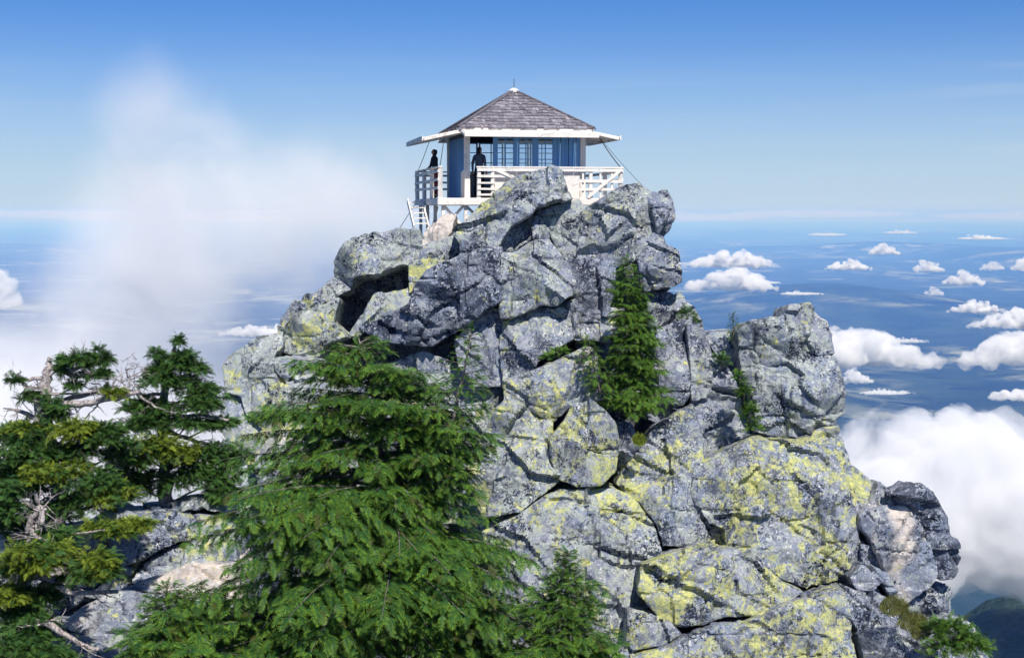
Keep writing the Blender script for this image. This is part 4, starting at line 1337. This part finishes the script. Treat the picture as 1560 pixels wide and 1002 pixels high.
old_tree('gnarled_hemlock', 'gnarled old hemlock with silver trunk and a bare limb reaching toward its neighbour', 25.0,
    [(95, 900, 0, 17), (88, 770, .1, 15), (84, 700, .1, 14), (66, 640, .1, 15), (64, 600, .1, 10), (76, 560, .1, 6), (74, 545, .1, 3)],
    [[(72, 622, 0, 6), (110, 617, -.2, 6), (160, 610, -.3, 5), (212, 596, -.4, 3)], [(84, 612, .2, 5), (120, 604, .2, 4), (152, 598, .2, 2)],
     [(84, 560, .1, 4), (100, 545, 0, 3), (130, 548, -.1, 2)], [(60, 640, .1, 5), (30, 625, .1, 3), (5, 622, .1, 1)],
     [(70, 575, .1, 4), (45, 578, .1, 3), (22, 580, .1, 1)], [(110, 545, 0, 3), (140, 565, -.1, 2), (160, 572, -.1, 1)]],
    [(90, 560, 14, 22, 0, 130, 0), (130, 546, 26, 7, -.1, 120, 0), (152, 543, 15, 13, -.1, 120, 0), (124, 558, 20, 7, 0, 90, 0), (142, 572, 14, 7, 0, 70, 0),
     (115, 590, 14, 8, 0, 70, 0), (30, 576, 16, 9, 0, 60, 0), (45, 600, 16, 14, 0, 70, 0), (80, 625, 22, 20, -.2, 170, 0), (176, 592, 22, 9, -.3, 110, 1), (165, 577, 14, 9, -.2, 60, 0),
     (110, 660, 34, 16, -.4, 260, 1), (150, 664, 30, 17, -.3, 260, 0), (24, 662, 44, 16, -.2, 260, 0), (120, 685, 40, 14, -.2, 230, 0), (20, 655, 40, 7, -.3, 120, 1),
     (90, 718, 42, 12, -.6, 260, 1), (30, 700, 40, 26, -.1, 280, 0), (20, 730, 44, 22, -.3, 300, 0), (140, 735, 40, 22, -.6, 330, 0), (175, 755, 34, 17, -.6, 280, 1), (120, 765, 44, 18, -.4, 260, 0), (50, 690, 40, 20, -.5, 240, 0), (105, 700, 30, 16, -.1, 160, 0), (185, 690, 26, 20, .2, 170, 0), (40, 745, 44, 24, .1, 240, 0), (70, 780, 40, 20, .1, 200, 0)],
    [(130, 585, 34, 8), (196, 575, 34, 8), (50, 600, 34, 7), (30, 612, 40, 5), (150, 700, 34, 6), (60, 690, 40, 6)], 31)
old_tree('bent_hemlock', 'windswept hemlock with dark green crown standing on the ledge', 26.6,
    [(252, 775, 0, 12), (254, 735, 0, 11), (250, 690, .1, 9), (250, 620, .1, 7), (256, 560, .1, 5), (266, 528, .1, 3), (272, 516, .1, 1)],
    [[(252, 640, 0, 4), (300, 630, -.1, 3), (350, 640, -.2, 2)], [(250, 600, .1, 3), (215, 602, .1, 3), (190, 590, .1, 2)], [(254, 655, 0, 4), (300, 672, -.1, 3), (355, 690, -.1, 2)],
     [(206, 598, -.3, 2.5), (236, 620, -.4, 2), (268, 630, -.5, 1)]],
    [(268, 525, 9, 11, 0, 50, 0), (240, 540, 16, 10, 0, 80, 0), (282, 545, 22, 9, 0, 110, 0), (258, 560, 26, 14, 0, 170, 0), (292, 562, 26, 12, 0, 170, 0), (236, 570, 16, 14, 0, 90, 0),
     (270, 588, 42, 15, -.1, 260, 0), (312, 602, 34, 13, 0, 200, 0), (206, 620, 22, 11, -.2, 150, 0), (240, 628, 36, 16, -.3, 260, 0), (310, 622, 30, 12, -.2, 200, 0), (330, 646, 30, 8, 0, 140, 0),
     (220, 648, 34, 12, -.3, 220, 0), (282, 650, 36, 14, -.2, 220, 0), (226, 690, 44, 22, -.7, 380, 1), (270, 690, 26, 16, -.6, 180, 1), (320, 690, 34, 14, -.2, 220, 0), (345, 700, 28, 14, 0, 180, 0),
     (195, 715, 36, 16, -.4, 240, 0), (285, 725, 34, 22, -.3, 300, 0), (325, 735, 34, 22, -.2, 280, 0), (214, 740, 28, 18, -.3, 200, 0), (345, 760, 26, 22, -.3, 220, 0)],
    [(205, 580, 34, 10), (200, 560, 20, 4), (180, 700, 30, 4), (216, 768, 24, 3)], 41)
old_tree('krummholz_hemlock', 'low sprawling hemlock with twisted silver limbs at the edge of the ledge', 22.6,
    [(22, 1060, 0, 15), (28, 960, 0, 13), (40, 880, 0, 11), (52, 820, 0, 9), (62, 780, 0, 5)],
    [[(50, 830, 0, 8), (44, 800, -.1, 6), (60, 770, -.2, 4), (70, 778, -.2, 3)], [(40, 870, -.1, 7), (80, 885, -.3, 6), (110, 905, -.4, 4), (180, 900, -.3, 3)],
     [(60, 800, -.2, 4), (66, 775, -.2, 4), (64, 800, -.3, 4)], [(30, 960, -.2, 8), (70, 945, -.5, 6), (110, 975, -.5, 4), (150, 990, -.5, 3)], [(48, 800, -.1, 4), (52, 815, -.2, 4), (75, 825, -.3, 3)]],
    [(62, 850, 44, 18, -.6, 420, 1), (30, 868, 40, 18, -.4, 320, 1), (140, 866, 32, 22, -.9, 420, 1), (8, 900, 30, 16, -.4, 240, 1), (165, 806, 34, 9, 1.2, 260, 1), (205, 800, 24, 8, 1.4, 170, 1),
     (66, 912, 26, 12, -.2, 170, 0), (20, 800, 30, 30, .2, 260, 0), (90, 820, 30, 14, 0, 170, 0), (40, 950, 36, 20, -.3, 260, 0), (20, 985, 50, 20, -.6, 380, 0), (80, 1000, 40, 12, -.6, 220, 0), (20, 940, 30, 30, -.2, 200, 0),
     (5, 760, 24, 34, -.2, 240, 0), (95, 880, 26, 10, -.2, 90, 0)],
    [(60, 800, 50, 10), (30, 925, 50, 6), (50, 870, 40, 5), (20, 830, 40, 6)], 51)

# ---------------------------------------------------------------- shrubs, moss and grass in the cracks
def shrub(name, label, spots, Y, fs, mat, seed):
    rs = np.random.RandomState(seed)
    q = Y / F_PX
    base = P(spots[0][0], spots[0][1] + spots[0][3], Y)
    fo, w = Foliage(seed), MB()
    for (x, y, rx, ry, n, dY) in spots:
        c = P(x, y, Y + dY) - base
        for k in range(4):
            w.tube([c + np.array([0, .1, -ry * q]), c + rs.normal(0, .3, 3) * rx * q * .5, c + rs.normal(0, .6, 3) * rx * q * .6], [.015, .01, .004], 4)
        pad(fo, c, rx * q, rx * q * .7, ry * q, n, fs, rs)
    E = empty(name, base)
    tag(E, label, 'shrub')
    link('stem', w.mesh('stem', True), BARK, E)
    link('foliage', fo.mesh('foliage'), mat, E)
    return E
shrub('cushion_shrub', 'dense bright green juniper cushion at the foot of the right-hand rocks', [(1450, 965, 30, 22, 420, 0), (1478, 985, 28, 20, 380, 0), (1440, 990, 30, 16, 260, -.2), (1425, 955, 14, 10, 90, 0)], 36.4, .24, HEM, 61)
shrub('crack_shrub', 'string of green shrubs climbing the crack left of the square pinnacle', [(1143, 632, 12, 22, 150, 0), (1133, 600, 9, 16, 90, 0), (1127, 577, 7, 10, 50, 0), (1148, 652, 9, 9, 60, 0)], 40.9, .22, CED, 62)
shrub('crack_shrub', 'small shrub tucked in the notch above the crack', [(1102, 552, 9, 12, 70, 0), (1094, 545, 6, 6, 30, 0)], 42.2, .2, OLD, 63)
shrub('ledge_shrub', 'little shrub on the shoulder below the jutting block', [(1047, 480, 9, 11, 80, 0), (1056, 490, 7, 6, 40, 0)], 43.8, .2, OLD, 64)
shrub('hollow_shrub', 'low shrub in the dark hollow left of the fir', [(852, 536, 14, 5, 70, 0), (836, 545, 8, 4, 40, 0)], 42.2, .2, CED, 65)

def tuft(name, label, spots, Y, col, seed):
    rs = np.random.RandomState(seed)
    q = Y / F_PX
    b = MB()
    for (x, y, rx, ry, n, dY) in spots:
        c = P(x, y, Y + dY)
        for k in range(n):
            a, r = rs.uniform(0, 6.28), rs.random() ** .5
            p = c + np.array([rx * q * r * math.cos(a), rx * q * .4 * r * math.sin(a) - .25 * ry * q * r * math.sin(a), ry * q * r * math.sin(a)])
            l = rs.uniform(.06, .16); e = rs.normal(0, .45, 2)
            s_ = np.array([.009, 0, 0])
            b.add([p - s_, p + s_, p + np.array([e[0] * l, e[1] * l - .03, l])], None, [(0, 1, 2)])
    t = NT(name + '_blade')
    n_ = t.noise(t.pos(), 6.0, 3)
    t.principled(t.mix(n_, tuple(c_ * .6 for c_ in col), tuple(min(1, c_ * 1.4) for c_ in col)), .8, .2)
    o = b.build(name, t.m)
    tag(o, label, 'grass', kind='stuff')
tuft('dry_grass', 'olive brown dry grass strip in the gully by the juniper cushion', [(1362, 925, 22, 14, 900, 0), (1390, 948, 24, 14, 900, 0), (1402, 965, 16, 10, 500, 0)], 36.7, (0.15, 0.16, 0.04), 71)
tuft('moss', 'bright green moss patch at the foot of the cleft', [(974, 672, 10, 8, 500, 0)], 40.2, (0.20, 0.26, 0.03), 72)


# ---------------------------------------------------------------- people
def mat_cloth(name, col):
    t = NT(name)
    p = t.pos()
    n = t.noise(p, 18.0, 3, 0.6)
    t.principled(t.mix(n, tuple(c * .7 for c in col), tuple(min(c * 1.3, 1) for c in col)), .9, .2, t.bump(n, .4, .02))
    return t.m
SKIN = mat_cloth('skin', (0.42, 0.26, 0.19))

def person(name, joints, edges, root, mats, pick, loc, rz, label):
    """one continuous skinned body; pick(co) gives the material slot of a face"""
    me = bpy.data.meshes.new(name)
    keys = list(joints)
    me.from_pydata([joints[k][0] for k in keys], [], [(keys.index(a), keys.index(b)) for a, b in edges])
    o = bpy.data.objects.new('tmp_person', me)
    COL.objects.link(o)
    o.modifiers.new('s', 'SKIN')
    sd = o.modifiers.new('d', 'SUBSURF'); sd.levels = 2; sd.render_levels = 2
    if not me.skin_vertices:
        bm = bmesh.new(); bm.from_mesh(me); bm.verts.layers.skin.verify(); bm.to_mesh(me); bm.free()
    for i, k in enumerate(keys):
        sv = me.skin_vertices[0].data[i]
        sv.radius = joints[k][1]
        sv.use_root = (k == root)
    dg = bpy.context.evaluated_depsgraph_get(); dg.update()
    nm = bpy.data.meshes.new_from_object(o.evaluated_get(dg))
    bpy.data.objects.remove(o)
    for m in mats: nm.materials.append(m)
    for f in nm.polygons:
        f.use_smooth = True
        f.material_index = pick(f.center)
    b = link(name, nm)
    b.location = loc
    b.rotation_euler = (0, 0, rz)
    tag(b, label, 'person')
    return b

def body_joints(lean=0.0, arm='rail'):
    """standing figure 1.76 m tall, facing -y"""
    J = {
        'hip': ((0, 0, .95), (.16, .115)), 'waist': ((0, .0, 1.10), (.145, .105)), 'chest': ((0, -.01 - lean, 1.30), (.175, .12)),
        'shoulder': ((0, -.01 - lean, 1.43), (.13, .09)), 'neck': ((0, -.015 - lean, 1.50), (.06, .06)), 'jaw': ((0, -.03 - lean, 1.57), (.075, .085)),
        'head': ((0, -.025 - lean, 1.66), (.088, .103)), 'crown': ((0, -.02 - lean, 1.735), (.06, .07))}
    E = [('hip', 'waist'), ('waist', 'chest'), ('chest', 'shoulder'), ('shoulder', 'neck'), ('neck', 'jaw'), ('jaw', 'head'), ('head', 'crown')]
    for s, n in ((-1, 'l'), (1, 'r')):
        J['thigh' + n] = ((s * .10, .0, .82), (.095, .10)); J['knee' + n] = ((s * .12, -.02, .47), (.062, .068))
        J['calf' + n] = ((s * .125, .01, .33), (.058, .064)); J['ankle' + n] = ((s * .13, .02, .09), (.042, .046)); J['toe' + n] = ((s * .15, -.14, .045), (.045, .035))
        E += [('hip', 'thigh' + n), ('thigh' + n, 'knee' + n), ('knee' + n, 'calf' + n), ('calf' + n, 'ankle' + n), ('ankle' + n, 'toe' + n)]
        J['sho' + n] = ((s * .19, -.01 - lean, 1.41), (.065, .065))
        if arm == 'rail':
            J['elb' + n] = ((s * .26, -.06 - lean, 1.15), (.05, .05)); J['wri' + n] = ((s * .23, -.24 - lean, 1.02), (.034, .034))
            hx, hy, hz, dx, dy, dz = s * .22, -.30 - lean, 1.035, 0, -.055, -.02
        else:
            J['elb' + n] = ((s * .25, .03, 1.14), (.05, .05)); J['wri' + n] = ((s * .27, -.02, .90), (.034, .034))
            hx, hy, hz, dx, dy, dz = s * .272, -.035, .84, 0, -.02, -.06
        J['palm' + n] = ((hx, hy, hz), (.034, .02))
        E += [('shoulder', 'sho' + n), ('sho' + n, 'elb' + n), ('elb' + n, 'wri' + n), ('wri' + n, 'palm' + n)]
        for k, (off, ln) in enumerate(((-.03, .85), (-.01, 1.0), (.01, .95), (.03, .75))):
            J['f%d%s' % (k, n)] = ((hx + off * s, hy + dy * ln, hz + dz * ln), (.010, .010))
            J['g%d%s' % (k, n)] = ((hx + off * s, hy + dy * ln * 1.5, hz + dz * ln * 1.5 - .018), (.008, .008))
            E += [('palm' + n, 'f%d%s' % (k, n)), ('f%d%s' % (k, n), 'g%d%s' % (k, n))]
        J['th' + n] = ((hx - s * .05, hy + dy * .3, hz + dz * .3), (.011, .011))
        E.append(('palm' + n, 'th' + n))
    return J, E

JACKET = mat_cloth('black_jacket', (0.022, 0.028, 0.042))
TROUS = mat_cloth('maroon_trousers', (0.17, 0.04, 0.055))
BOOT = mat_cloth('dark_boot', (0.03, 0.025, 0.022))
def pick_hiker(c):
    if c.z < .12: return 2
    if c.z < .93 and abs(c.x) < .2: return 1
    if c.z > 1.53 and c.y < -.085 and c.z < 1.70: return 3          # face out of the hood
    if (abs(c.x) > .17 and c.y < -.27): return 3                    # hands on the rail
    return 0
J, E = body_joints(.03, 'rail')
J['head'] = ((0, -.03, 1.66), (.105, .118)); J['jaw'] = ((0, -.035, 1.57), (.088, .095)); J['crown'] = ((0, -.015, 1.745), (.075, .085))
cl = Matrix.Rotation(LZ, 4, 'Z')
def deck_pt(x, y, z=0.0): return Vector(P(783, 303, 50.0)) + (cl @ Vector((x, y, z)))
hiker = person('person', J, E, 'hip', [JACKET, TROUS, BOOT, SKIN], pick_hiker, deck_pt(-2.72, .55), R(-78) + LZ,
               'person in black hooded jacket and maroon trousers standing on the deck at the rail')
for s_ in (-1, 1): MB().add(ICO2[0] * .011 + np.array([s_ * .034, -.138, 1.655]), None, ICO2[1]).build('eye', BOOT, hiker, True)
MB().tube([(0, -.128, 1.66), (0, -.155, 1.618), (0, -.130, 1.61)], [.010, .016, .010], 6).build('nose', SKIN, hiker, True)
J, E = body_joints(0, 'down')
SHIRT = mat_cloth('dark_shirt', (0.10, 0.13, 0.20))
def pick_in(c):
    if c.z < .12: return 2
    if c.z < .95 and abs(c.x) < .2: return 1
    if c.z > 1.5 and c.z < 1.69 and c.y < .02: return 3
    if c.z > 1.5: return 2
    if c.z < .89: return 3
    return 0
visitor = person('person', J, E, 'hip', [SHIRT, JACKET, BOOT, SKIN], pick_in, deck_pt(-1.45, -1.2, .03), R(150),
                 'person in dark clothes standing inside the open cabin doorway')
